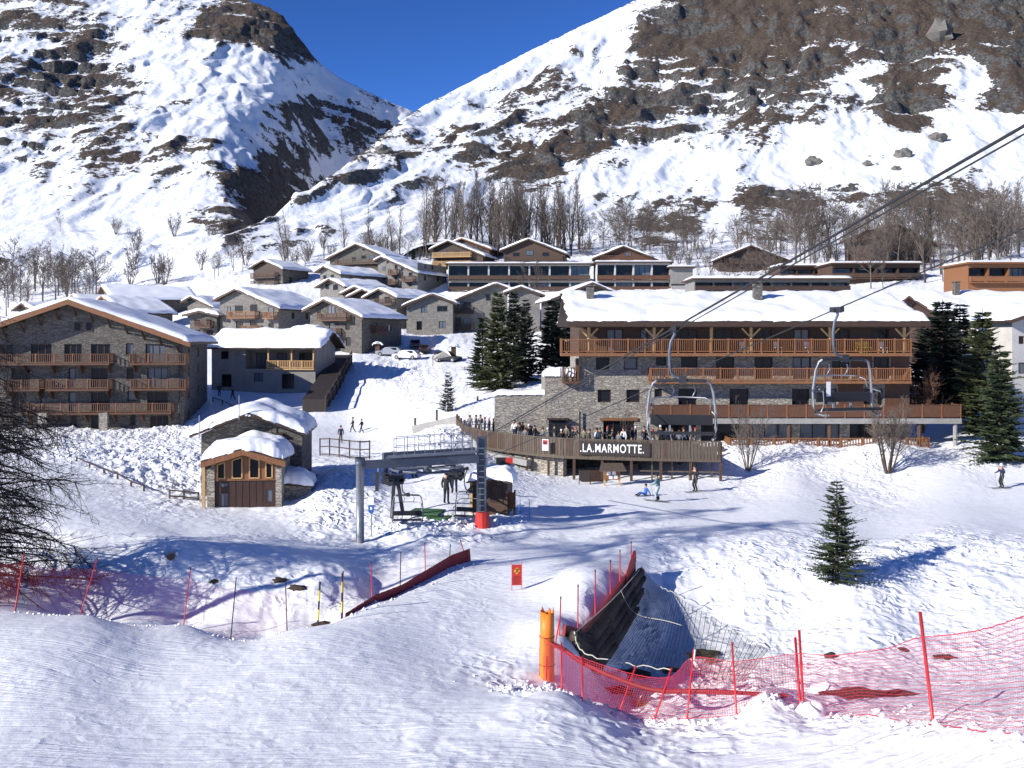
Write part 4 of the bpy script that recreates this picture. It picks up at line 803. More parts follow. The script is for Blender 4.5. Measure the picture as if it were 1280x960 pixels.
    for px, m_ in ((1110, 'yellow_paint'), (930, 'white_paint'), (1118, 'white_paint')):
        pass
    return t
hotel()
# balcony furniture: two benches and a few chairs
def balcony_chair(label, x, y, z, rz, m_, group=None):
    t = thing('balcony_chair', label, 'chair', (x, y, z), rz, group)
    MB().box(-.25, .25, -.25, .25, .4, .45).build('seat', M[m_], t); MB().box(-.25, .25, .21, .25, .45, .9).build('backrest', M[m_], t)
    for sx in (-.22, .22):
        for sy in (-.22, .22): MB().box(sx-.02, sx+.02, sy-.02, sy+.02, 0, .4).build('leg', M[m_], t)
for px, m_, lb in ((1075, 'yellow_paint', 'yellow chair at the right end of the top hotel balcony'), (1084, 'yellow_paint', 'yellow chair at the right end of the top hotel balcony'), (1104, 'white_paint', 'white chair on the top hotel balcony next to the yellow chairs'), (972, 'white_paint', 'white chair midway along the top hotel balcony'), (1010, 'white_paint', 'white chair midway along the top hotel balcony'), (930, 'white_paint', 'white folding chair by a balcony column under the hotel eaves')):
    balcony_chair(lb, (px-640)/F*77.2, 77.2, CZ-(441-HY)*k+.002, R(20), m_, 'chairs on the top hotel balcony')

# ---------------------------------------------------------------- curved terrace
DZ = 1.72
rail = [(901, 68.2), (850, 68.6), (800, 69), (750, 69.6), (706, 70.4), (675, 71.6), (650, 73), (622, 75), (602, 77), (588, 79.4), (579, 82), (574, 85), (571, 88)]
rp = [Vector(((px-640)/F*d, d, DZ)) for px, d in rail]
def resample(pts, step):
    out = [pts[0].copy()]; acc = 0
    for a, b in zip(pts[:-1], pts[1:]):
        L = (b-a).length; s = step-acc
        while s <= L: out.append(a.lerp(b, s/L)); s += step
        acc = L-(s-step)
    return out
t = thing('curved_terrace', 'curved wooden sun terrace with weathered plank railing in front of the hotel', 'terrace', (rp[0].x, rp[0].y, 0)); O = Vector((rp[0].x, rp[0].y, 0))
fl = MB(); n = len(rp); back = [Vector((p.x + (3 if i > 8 else 0), max(p.y+2, 77.6 if i < 9 else p.y+1), DZ)) for i, p in enumerate(rp)]
for i in range(n-1):
    q = [rp[i]-O, back[i]-O, back[i+1]-O, rp[i+1]-O]; q2 = [v - Vector((0, 0, .28)) for v in q]; fl.add(q+q2, [(0, 1, 2, 3), (7, 6, 5, 4), (0, 3, 7, 4)])
fl.build('deck', M['wood_grey'], t)
rs = resample(rp, .235); bd = [MB(), MB(), MB()]; rnd = random.Random(5)
for a, b in zip(rs[:-1], rs[1:]):
    d = (b-a).normalized(); nrm = Vector((d.y, -d.x, 0)); nrm = nrm if nrm.y < 0 else -nrm; c = (a+b)/2 + nrm*.06 - O
    bd[rnd.choice((0, 0, 1, 2))].bar(c + Vector((0, 0, -.22)), c + Vector((0, 0, 1.02 + rnd.uniform(-.02, .02))), .205, .03, up=nrm)
for b_, m_ in zip(bd, ('wood_grey', 'wood_brown', 'wood_honey')): b_.build('railing_boards', M[m_] if m_ != 'wood_honey' else M['wood_grey'], t, kind='stuff')
hr = MB()
for a, b in zip(rp[:-1], rp[1:]): hr.bar(a-O+Vector((0, 0, 1.06)), b-O+Vector((0, 0, 1.06)), .12, .07); hr.bar(a-O+Vector((0, -.02, -.3)), b-O+Vector((0, -.02, -.3)), .14, .2)
hr.build('handrail', M['wood_grey'], t)
for i, p in enumerate(resample(rp, 2.1)):
    z0 = gz(p.x, p.y+.3)-.4; MB().box(p.x-O.x-.09, p.x-O.x+.09, p.y-O.y-.02, p.y-O.y+.16, min(z0, 0), DZ+1.03 if p.x > -2 else DZ+1.5).build('post', M['wood_brown'], t)
for px in (665, 705, 760, 800, 850): 
    MB().box((px-640)/F*73-O.x-.12, (px-640)/F*73-O.x+.12, 73-O.y, 73.24-O.y, -1, DZ-.29).build('post', M['wood_dark'], t)
w = MB(); pts = [Vector(((px-640)/F*(d+1.1), d+1.1, 0)) for px, d in rail[4:11]]
for a, b in zip(pts[:-1], pts[1:]): w.bar(a-O+Vector((0, 0, .2)), b-O+Vector((0, 0, .2)), .5, 2.4)
w.build('retaining_wall', M['stone_warm'], t)
c = MB(); c.bar(Vector(((598-640)/F*76, 76, 1.1))-O, Vector(((661-640)/F*72.2, 72.2, .75))-O, .5, .45); c.build('concrete_edge', M['concrete'], t)
for px in (815, 840, 868, 890): MB().bar(Vector(((px-640)/F*69.3, 69.3, -.2))-O, Vector(((px-640)/F*69.3, 69.3, 1.35))-O, .1).build('strut', M['wood_grey'], t)
MB().bar(Vector(((800-640)/F*69.35, 69.35, .55))-O, Vector(((898-640)/F*68.6, 68.6, .55))-O, .08, .1).build('lower_rail', M['wood_grey'], t)
# dark slab standing in for the shade in the void under the terrace
MB().bar(Vector(((660-640)/F*75, 75, .5))-O, Vector(((905-640)/F*75, 75, .5))-O, .3, 2.3).build('undercroft_shade', M['stone_dark'], t)
# name board
def text_mesh(s, size, mat_, parent, loc, rz=0, extrude=.015, offset=0.0, name='lettering', align='CENTER'):
    cu = bpy.data.curves.new('txt', 'FONT'); cu.body = s; cu.size = size; cu.extrude = extrude; cu.offset = offset; cu.space_character = 1.14; cu.align_x = align; cu.align_y = 'CENTER'
    tmp = bpy.data.objects.new('txt', cu); COL.objects.link(tmp); bpy.context.view_layer.update()
    me = bpy.data.meshes.new_from_object(tmp.evaluated_get(bpy.context.evaluated_depsgraph_get())); bpy.data.objects.remove(tmp); bpy.data.curves.remove(cu)
    me.materials.clear(); me.materials.append(M[mat_]); me.name = name
    o = bpy.data.objects.new(name, me); COL.objects.link(o); o.parent = parent; o.location = loc; o.rotation_euler = (R(90), 0, rz); return o
simple('board_dark', (.03, .022, .018), .7)
a = Vector(((725-640)/F*69.95, 69.95, 0)); b = Vector(((812-640)/F*68.85, 68.85, 0)); mid = (a+b)/2; ang = math.atan2(b.y-a.y, b.x-a.x)
t = thing('name_board', 'long dark board with white capital letters on the terrace railing', 'sign', (mid.x, mid.y-.12, DZ+.4), ang); L = (b-a).length
MB().box(-L/2, L/2, -.04, .0, -.48, .52).build('board', M['board_dark'], t)
tx = text_mesh('.LA.MARMOTTE.', .86, 'white_paint', t, (-.2, -.06, .02), 0, .012, .012); bb = [v.co.x for v in tx.data.vertices]; wd = max(bb)-min(bb); tx.scale = (4.6/wd, 1, 1)
t = thing('poster', 'white poster with a red and dark picture hung on the terrace railing', 'poster', P(681.5, 562, 70.7), R(-20)); t.location.y -= .15
MB().box(-.24, .24, -.02, .0, -.05, .78).build('sheet', M['white_paint'], t); MB().box(-.19, .19, -.026, -.021, .38, .72).build('picture', M['red_paint'], t); MB().box(-.12, .12, -.032, -.027, .42, .6).build('figure_mark', M['metal_dark'], t)
# notice board by the steps
t = thing('notice_board', 'roofed wooden notice board with white papers standing before the terrace', 'notice board', G(765, 67.5) - Vector((0, 0, .05)))
for s in (-.52, .52): MB().box(s-.06, s+.06, -.06, .06, -.3, 1.15).build('post', M['wood_honey'], t)
MB().box(-.58, .58, -.1, -.06, .45, 1.12).build('panel', M['wood_orange'], t)
for (x, z) in ((-.25, .9), (.12, .92), (-.1, .62), (.25, .65)): MB().box(x-.13, x+.13, -.115, -.103, z-.12, z+.12).build('paper', M['white_paint'], t)
r = MB(); r.add([(-.95, -.6, 1.1), (.95, -.6, 1.1), (.75, .1, 1.55), (-.75, .1, 1.55), (-.95, -.6, 1.16), (.95, -.6, 1.16), (.75, .1, 1.61), (-.75, .1, 1.61)], [(3, 2, 1, 0), (4, 5, 6, 7), (0, 1, 5, 4), (1, 2, 6, 5), (2, 3, 7, 6), (3, 0, 4, 7)]); r.build('roof', M['wood_grey'], t)
t = thing('menu_board', 'small dark framed menu board leaning by the terrace steps', 'sign', G(731, 68)); 
for s in (-.4, .4): MB().bar((s, 0, -.1), (s*.9, .25, 1.0), .06).build('leg', M['wood_brown'], t)
MB().box(-.38, .38, .02, .06, .25, .95).build('panel', M['board_dark'], t)
t = thing('timber_steps', 'short flight of dark timber steps under the terrace edge', 'steps', G(742, 69.3))
for i in range(4): MB().box(-.9, .9, i*.3, .28+i*.3, -.3+i*.2, .1+i*.2).build('step', M['wood_dark'], t)
# ---------------------------------------------------------------- trees
def _pt(p, d, L, bend, n, rnd, jit=.06):
    pts = [p.copy()]; d = d.normalized()
    for i in range(n):
        d = (d + Vector((0, 0, bend)) + Vector((rnd.gauss(0, jit), rnd.gauss(0, jit), rnd.gauss(0, jit)))).normalized(); pts.append(pts[-1] + d*(L/n))
    return pts
def _at(pts, t):
    f = t*(len(pts)-1); i = min(int(f), len(pts)-2); return pts[i].lerp(pts[i+1], f-i), (pts[i+1]-pts[i]).normalized()
def _spike(mb, p, q, r):
    d = (q-p); 
    if d.length < 1e-5: return
    d.normalize(); u = Vector((0, 0, 1)) if abs(d.z) < .9 else Vector((1, 0, 0)); a = d.cross(u).normalized()*r; b = d.cross(a).normalized()*r
    mb.add([p+a, p-a*.5+b*.87, p-a*.5-b*.87, q], [(0, 1, 3), (1, 2, 3), (2, 0, 3)])
def _perp(d, rnd):
    v = Vector((rnd.gauss(0, 1), rnd.gauss(0, 1), rnd.gauss(0, 1))); v = v - d*v.dot(d); return v.normalized()
def bare_tree(seed, h, style, tw=.014, dens=1.0, barkm='bark', twigm='twig'):
    rnd = random.Random(seed); tr = MB(); cr = MB()
    stems = []
    if style == 'shrub':
        for i in range(9):
            a = 6.283*i/9 + rnd.uniform(-.3, .3); ti = rnd.uniform(.1, .5); d = Vector((math.cos(a)*ti, math.sin(a)*ti, 1)); L = h*rnd.uniform(.7, 1.0)
            pts = _pt(Vector((math.cos(a)*.15, math.sin(a)*.15, 0)), d, L, .02, 7, rnd, .05); stems.append((pts, h*.012, .25, L))
    else:
        pts = _pt(Vector((0, 0, 0)), Vector((rnd.gauss(0, .03), rnd.gauss(0, .03), 1)), h*(.97 if style == 'poplar' else .85), .03, 9, rnd, .035); stems.append((pts, h*.013, .12 if style == 'poplar' else .28, h))
    for pts, r0, t0, L in stems:
        n = len(pts); tr.tube(pts, [max(r0*(1-.93*i/(n-1)), .008) for i in range(n)], 5, False)
        nb = int((34 if style == 'poplar' else 26 if style == 'spread' else 13)*dens)
        for b in range(nb):
            t = t0 + (.98-t0)*(b+rnd.random())/nb; p, td = _at(pts, t); side = _perp(td, rnd)
            if style == 'poplar': d = td*1.6 + side*.8; bl = L*(.24*(1-t)+.07)*rnd.uniform(.7, 1.2); bend = .10
            elif style == 'spread': d = td*.75 + side; bl = L*(.42*(1-t)+.10)*rnd.uniform(.7, 1.2); bend = .07
            else: d = td*1.0 + side*.8; bl = L*(.30*(1-t)+.10)*rnd.uniform(.7, 1.2); bend = .08
            bp = _pt(p, d, bl, bend, 4, rnd, .09); br = max(r0*(1-.9*t)*.5, tw*1.1); cr.tube(bp, [br*(1-.2*i) for i in range(5)], 3, False)
            for s in range(int(6*dens)+1):
                u = rnd.uniform(.2, 1.0); q, qd = _at(bp, u); sd_ = _perp(qd, rnd); sl = bl*.45*rnd.uniform(.5, 1.1)
                sp = _pt(q, qd + sd_*.8, sl, .08, 2, rnd, .1); cr.tube(sp, [tw*.9, tw*.7, tw*.4], 3, False)
                for w in range(int(4*dens)+1):
                    x, xd = _at(sp, rnd.uniform(.15, 1)); wl_ = sl*.5*rnd.uniform(.4, 1.1); _spike(cr, x, x + (xd + _perp(xd, rnd)*.8 + Vector((0, 0, .2))).normalized()*wl_, tw*.75)
    return tr.mesh('trunk', M[barkm], True), cr.mesh('crown', M[twigm])
def plant(name, label, cat, meshes, loc, rz, s, group, names=('trunk', 'crown')):
    t = thing(name, label, cat, loc, rz, group); t.scale = (s[0], s[0], s[1]) if isinstance(s, tuple) else (s, s, s)
    for nm, me in zip(names, meshes):
        o = bpy.data.objects.new(nm, me); COL.objects.link(o); o.parent = t
    return t
POP = [bare_tree(100+i, 15, 'poplar', .028, .95, 'bark', 'twig') for i in range(5)]
SPR = [bare_tree(200+i, 10, 'spread', .026, 1.0, 'bark_grey', 'twig') for i in range(5)]
SHR = [bare_tree(300+i, 4.5, 'shrub', .02, .8, 'bark_grey', 'twig') for i in range(3)]
rnd = random.Random(42)
def forest(n, pxr, dr, hr, kinds, name, label, group, gfun=RG, xs=None):
    for i in range(n):
        px = xs[i] if xs else rnd.uniform(*pxr); d = rnd.uniform(*dr); loc = gfun(px, d); lib, base = kinds[rnd.randrange(len(kinds))]; s = rnd.uniform(*hr)/base
        plant(name, label, 'tree', lib[rnd.randrange(len(lib))], loc - Vector((0, 0, .3)), rnd.uniform(0, 6.28), (s*rnd.uniform(.85, 1.1), s), group)
PP = (POP, 15); SS = (SPR, 10); SH = (SHR, 4.5)
forest(64, (524, 726), (250, 285), (17, 24), [PP], 'poplar_tree', 'tall bare grey poplar in the dense grove above the timber chalets', 'poplar grove')
forest(9, None, (245, 262), (10, 16), [PP], 'poplar_tree', 'slender bare tree on the snow above the stone chalets left of the grove', 'trees above the stone chalets', xs=[357, 360, 405, 432, 455, 462, 484, 490, 500])
forest(8, (350, 510), (240, 262), (6, 9), [SS, SH], 'bare_tree', 'low bare brown tree behind the stone chalet roofs', 'low trees above the stone chalets')
forest(40, (725, 1010), (240, 300), (9, 17), [PP, SS, SS], 'bare_tree', 'thin bare tree on the snow slope between the grove and the dark chalets', 'trees on the middle slope')
forest(58, (990, 1300), (215, 285), (13, 22), [PP, SS, SS], 'bare_tree', 'bare grey tree in the open wood round the bare roofed chalet', 'wood above the hotel')
forest(18, (1150, 1300), (185, 215), (13, 20), [PP, SS], 'bare_tree', 'tall bare tree behind the orange balcony block', 'wood behind the balcony block')
forest(9, (860, 1190), (168, 190), (8, 12), [SS, SS, PP], 'bare_tree', 'bare tree growing close behind the hotel roof', 'trees behind the hotel')
forest(10, (820, 1200), (280, 330), (5, 8), [SH, SS], 'bare_bush', 'bare bush along the earth bank of the mountain track', 'bushes along the mountain track')
forest(34, (-10, 135), (215, 262), (10, 16), [SS, SS, PP], 'bare_tree', 'bare dark tree in the copse behind the big left chalet', 'copse behind the big chalet')
forest(12, (135, 330), (235, 262), (6, 10), [SS, SH], 'bare_tree', 'low bare tree at the mouth of the gorge', 'trees at the gorge mouth')
forest(6, None, (300, 345), (6, 9), [SS, SH], 'bare_bush', 'lone bare shrub on the lower snow of the left mountain', 'shrubs on the left mountain', gfun=LG, xs=[75, 145, 148, 170, 218, 265])
forest(45, (730, 1290), (225, 300), (3.5, 6.5), [SH], 'bare_bush', 'low brown bush in the undergrowth of the wood above the hotel', 'undergrowth above the hotel')
forest(22, (350, 730), (242, 275), (3, 6), [SH], 'bare_bush', 'low bush in the snow at the foot of the poplar grove', 'undergrowth of the grove')
forest(18, (1050, 1215), (193, 212), (9, 16), [PP, SS, SS], 'bare_tree', 'bare tree in front of the bare roofed chalet', 'trees before the bare roofed chalet')
plant('bare_tree', 'pale bare tree standing in front of the white terrace row', 'tree', POP[1], G(652, 188), 1, .8, 'trees before the terrace row'); plant('bare_tree', 'pale bare tree standing in front of the white terrace row', 'tree', POP[3], G(670, 188), 2, .78, 'trees before the terrace row')
# trees near the hotel
S1 = bare_tree(400, 6.2, 'shrub', .012, 1.1, 'bark', 'twig'); S2 = bare_tree(401, 6.0, 'shrub', .012, 1.0, 'bark_grey', 'twig')
plant('bare_tree', 'many stemmed bare tree on the snow bank below the right end of the hotel', 'tree', S1, G(1110, 70.5, -.1), .4, 1.0, None)
plant('bare_tree', 'thin many stemmed bare tree below the middle of the hotel', 'tree', S2, G(935, 71.2, -.1), 2.2, (.75, .95), None)
S3 = bare_tree(402, 4.6, 'shrub', .013, 1.3, 'bark', 'twig_red'); plant('bare_bush', 'rusty brown leafless bush beside the hotel balcony end', 'bush', S3, G(1152, 79.5, .6), .2, (1.1, 1.25), None)
S4 = bare_tree(403, 4.2, 'spread', .012, .7, 'bark_grey', 'twig'); plant('terrace_tree', 'small pruned bare tree growing through the sun terrace', 'tree', S4, Vector(((781-640)/F*73.5, 73.5, DZ-.02)), 0, (.7, .95), None)
S5 = bare_tree(404, 5, 'spread', .014, .8, 'bark_grey', 'twig'); plant('young_tree', 'young staked bare tree on the snow bank beside the parked cars', 'tree', S5, G(541, 139, -.1), 1, (.7, 1.2), None)
# the big larch at the left edge
def larch(seed, h, NB=210, t0=.05, sp_=5.6, thin=False):
    rnd = random.Random(seed); tr = MB(); cr = MB(); pts = _pt(Vector((0, 0, 0)), Vector((0, 0, 1)), h, .02, 12, rnd, .02); tr.tube(pts, [.30*(1-.92*i/12) for i in range(13)], 9, False)
    for b in range(NB):
        t = t0 + (.98-t0)*(b+rnd.random())/NB; p, td = _at(pts, t); a = rnd.uniform(0, 6.283)
        if b % 3 and t < .62: a = rnd.uniform(-1.25, 1.0)
        
        if thin and t > .42 and rnd.random() < .75: continue
        bl = (sp_*(1-t)**.75 + .5)*rnd.uniform(.65, 1.08); d = Vector((math.cos(a), math.sin(a), rnd.uniform(-.05, .35)))
        bp = _pt(p, d, bl, -.09, 7, rnd, .10); cr.tube(bp, [.05*(1-.8*i/7)*(.6+bl*.1) for i in range(8)], 4, False)
        for s in range(17):
            u = rnd.uniform(.12, 1.0); q, qd = _at(bp, u); sl = bl*.30*rnd.uniform(.4, 1.15); sp = _pt(q, qd*.9 + _perp(qd, rnd)*.8 + Vector((0, 0, -.25)), sl, -.06, 3, rnd, .16); cr.tube(sp, [.014, .011, .009, .005], 3, False)
            for w in range(8):
                x, xd = _at(sp, rnd.uniform(.1, 1)); L = rnd.uniform(.12, .5); e = x + (xd*.7 + _perp(xd, rnd)*.9).normalized()*L; _spike(cr, x, e, .0085)
    return tr.mesh('trunk', M['bark_dark'], True), cr.mesh('crown', M['bark_dark'])
lm_ = larch(11, 19, 360, thin=True); plant('larch_tree', 'large dark leafless larch with drooping twigs over the left safety fence', 'tree', lm_, G(-78, 35.5, -.2), 0, 1.0, None)
plant('larch_tree', 'second leafless larch with high crown uphill of the larch at the left fence', 'tree', larch(13, 23, 75, .66, 11.0), Vector((-27, 26.5, gz(-27, 26.5)-.3)), 2.0, 1.0, None)
# firs
def fir(seed, h, rm, nw, nb, nt, nm, droop=.28, tl=.30):
    rnd = random.Random(seed); tr = MB(); cr = MB(); tr.tube([(0, 0, 0), (0, 0, h*.5), (0, 0, h)], [h*.016, h*.009, .008], 7, False)
    for i in range(nw):
        f = (i+rnd.uniform(0, .6))/nw; z = h*(.05 + .94*f); L0 = rm*((1-f)**.82)*(1.0 if f > .12 else .8) + .04*h*(1-f)*.3 + .03
        for b in range(max(4, int(nb*(1-.45*f)))):
            a = rnd.uniform(0, 6.283); L = L0*rnd.uniform(.5, 1.15)*(1 + .38*math.sin(a*2+seed+f*9)*math.sin(a+f*5+seed*2)); d = Vector((math.cos(a), math.sin(a), .38 - droop*1.6*(1-f) + rnd.uniform(-.16, .12)))
            bp = _pt(Vector((0, 0, z)), d, L, .05, 4, rnd, .05); cr.tube(bp, [.012*h/5*(1-.2*k_) for k_ in range(5)], 3, False)
            n = max(4, int(nt*L/rm)+3)
            for s in range(n):
                u = (s+rnd.random())/n; q, qd = _at(bp, .08+.92*u); sg = -1 if s % 2 else 1
                sd_ = qd.cross(Vector((0, 0, 1))).normalized()*sg; tl_ = tl*h/5*(1.15-u*.75)*rnd.uniform(.7, 1.2)
                e = q + (qd*.75 + sd_*(.85 if s < n-1 else 0) + Vector((0, 0, rnd.uniform(-.35, .15)))).normalized()*tl_; w = tl_*.19
                m_ = q.lerp(e, .45); up = Vector((0, 0, 1)); dd = (e-q).normalized(); x1 = dd.cross(up).normalized()*w; x2 = dd.cross(x1).normalized()*w*.8
                cr.add([q, m_+x1, e, m_-x1, m_+x2, m_-x2], [(0, 1, 2, 3), (0, 4, 2, 5)])
    _spike(cr, Vector((0, 0, h*.96)), Vector((0, 0, h*1.03)), .02*h/5)
    return tr.mesh('trunk', M['bark'], True), cr.mesh('crown', M[nm])
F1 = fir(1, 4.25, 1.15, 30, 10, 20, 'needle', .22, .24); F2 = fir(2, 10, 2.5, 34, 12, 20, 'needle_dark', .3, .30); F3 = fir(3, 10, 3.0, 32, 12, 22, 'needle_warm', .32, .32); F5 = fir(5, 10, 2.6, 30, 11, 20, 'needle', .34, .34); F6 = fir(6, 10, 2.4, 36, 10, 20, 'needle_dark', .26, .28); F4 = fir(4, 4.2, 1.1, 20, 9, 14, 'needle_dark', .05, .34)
plant('fir_tree', 'young dark green fir standing alone on the edge of the snow bank', 'fir', F1, G(1046, 39, -.08), 0, (1.42, 1.0), None)
plant('fir_tree', 'small bushy fir alone on the snow slope left of the terrace', 'fir', F4, G(560, 97.5, -.1), 0, (1.25, 1.0), None)
for px, d, mm, s, lb in ((622, 106, F3, (1.12, 1.12), 'broad olive green fir at the front of the clump left of the hotel'), (603, 112, F5, (.95, .84), 'shorter fir on the left side of the clump beside the hotel'), (642, 113, F2, (1.05, 1.1), 'dark fir at the back of the clump beside the hotel'), (657, 110, F6, (1.0, .98), 'dark fir between the clump and the hotel wing wall'), (690, 112, F2, (1.4, .92), 'dark fir rising behind the hotel wing wall'), (705, 116, F6, (1.3, .95), 'dark fir half hidden by the top left corner of the hotel')):
    plant('fir_tree', lb, 'fir', mm, G(px, d, -.2), px*.1, s, 'fir clump left of the hotel')
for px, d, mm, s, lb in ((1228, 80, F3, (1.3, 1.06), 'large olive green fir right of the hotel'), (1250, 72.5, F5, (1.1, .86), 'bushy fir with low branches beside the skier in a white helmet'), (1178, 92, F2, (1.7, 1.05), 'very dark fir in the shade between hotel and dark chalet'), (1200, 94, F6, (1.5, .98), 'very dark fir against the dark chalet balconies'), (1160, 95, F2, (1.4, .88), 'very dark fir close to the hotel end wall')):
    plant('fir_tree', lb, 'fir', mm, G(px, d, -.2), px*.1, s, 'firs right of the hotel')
plant('fir_tree', 'small distant fir by the ridge of the largest upper chalet', 'fir', F2, G(517, 228, -.2), 0, .62, None)
# ---------------------------------------------------------------- chairlift
def V3(*a): return Vector(a)
A1 = P(842, 410, 25); S1_ = P(601, 549, 55); A2 = P(1046, 386, 26); S2_ = P(600, 577, 56)
def rope(name, label, a, s, ext, r, off=V3(0, 0, 0)):
    d = (a-s); pts = []
    for i in range(41):
        f = -0.02 + (1.02+ext)*i/40; p = s + d*f + off
        p.z -= .35*math.sin(math.pi*min(max(f/(1+ext), 0), 1))*0; pts.append(p)
    m_ = MB(); o0 = pts[0]; m_.tube([p-o0 for p in pts], r, 6); o = m_.build(name, M['rope'], None, True); o.location = o0; tag(o, label, 'cable', 'chairlift ropes'); return o
rope('haul_rope', 'thick steel haul rope carrying the chair in front of the hotel left half', A1, S1_, .75, .024)
rope('signal_cable', 'thin cable running just under the thick haul rope', A1, S1_, .75, .014, V3(.075, 0, -.065))
rope('haul_rope', 'haul rope carrying the chair in front of the hotel right half', A2, S2_, .85, .018)
def lift_chair(label, loc, rz, s=1.0, hang=True):
    t = thing('lift_chair', label, 'chairlift chair', loc, rz, 'chairlift chairs'); t.scale = (s, s, s)
    g = MB(); g.bar((0, -.28, 0), (0, .28, 0), .11, .14); g.tube([(-.12, 0, -.03), (.14, 0, -.03)], .06, 6); g.build('grip', M['metal_dark'], t)
    MB().tube([(0, 0, -.04), (.03, 0, -.14), (-.07, 0, -.34), (-.11, 0, -.6), (-.11, 0, -.95), (-.06, 0, -1.15), (.06, 0, -1.26), (.2, 0, -1.3)], .04, 8).build('hanger_arm', M['metal_grey'], t, True)
    MB().box(.13, .33, -.07, .07, -1.42, -1.22).build('hub_block', M['metal_dark'], t)
    MB().tube([(-.44, 0, -1.36), (.0, 0, -1.34), (.3, 0, -1.34), (.84, 0, -1.36)], .045, 8).build('crossbar', M['metal_dark'], t)
    for sx, x0 in ((-1, -.44), (1, .84)):
        xo = x0 + sx*.24
        MB().tube([(x0, 0, -1.36), (x0+sx*.1, 0, -1.42), (x0+sx*.17, .02, -1.65), (xo, .06, -2.2), (xo, .04, -2.6), (xo-sx*.02, -.05, -2.8), (xo-sx*.1, -.35, -2.84), (xo-sx*.12, -.52, -2.82)], .034, 8).build('side_frame', M['metal_galv'], t, True)
        MB().tube([(xo-sx*.1, -.1, -2.15), (xo-sx*.03, -.42, -2.2), (xo-sx*.02, -.5, -2.55), (xo-sx*.05, -.3, -2.74)], .022, 6).build('armrest', M['metal_galv'], t, True)
    xl, xr = -.60, 1.0
    b = MB(); b.box(xl, xr, -.02, .05, -2.50, -2.24); b.build('backrest', M['black_plastic'], t)
    st = MB(); st.add([(xl, -.56, -2.70), (xr, -.56, -2.70), (xr, .0, -2.76), (xl, .0, -2.76), (xl, -.56, -2.62), (xr, -.56, -2.62), (xr, .0, -2.68), (xl, .0, -2.68)], [(3, 2, 1, 0), (4, 5, 6, 7), (0, 1, 5, 4), (1, 2, 6, 5), (2, 3, 7, 6), (3, 0, 4, 7)]); st.build('seat', M['black_plastic'], t)
    for x in (-.1, .42): MB().bar((x, .03, -2.5), (x, -.02, -2.7), .05).build('seat_bracket', M['metal_galv'], t)
    # raised safety bar with foot rests
    sb = MB(); sb.tube([(xl+.05, .05, -2.1), (xl+.02, .2, -1.9), (xl+.16, .42, -1.82), (.2, .46, -1.8), (xr-.16, .42, -1.82), (xr-.02, .2, -1.9), (xr-.05, .05, -2.1)], .022, 6); sb.build('safety_bar', M['metal_galv'], t, True)
    for x in (-.05, .5): MB().tube([(x, .44, -1.81), (x+.08, .4, -1.62), (x+.02, .36, -1.5)], .02, 5).build('foot_rest', M['metal_galv'], t, True)
    return t
c1 = lift_chair('empty chair hanging from the thick haul rope in front of the hotel', A1 - V3(0, 0, .02), R(-8), 1.0)
c2 = lift_chair('empty chair with white label plate hanging before the hotel right half', A2 - V3(0, 0, .02), R(12), 1.0); MB().box(-.32, -.2, -.03, -.021, -2.35, -1.95).build('label_plate', M['white_paint'], c2)
lift_chair('chair parked low at the loading point beside the green mat', P(505, 655, 50) + V3(0, 0, 2.74), R(4), .92)
lift_chair('chair swinging in at the station beside the red padded mast', P(583, 650, 51) + V3(0, 0, 2.74), R(-14), .92)
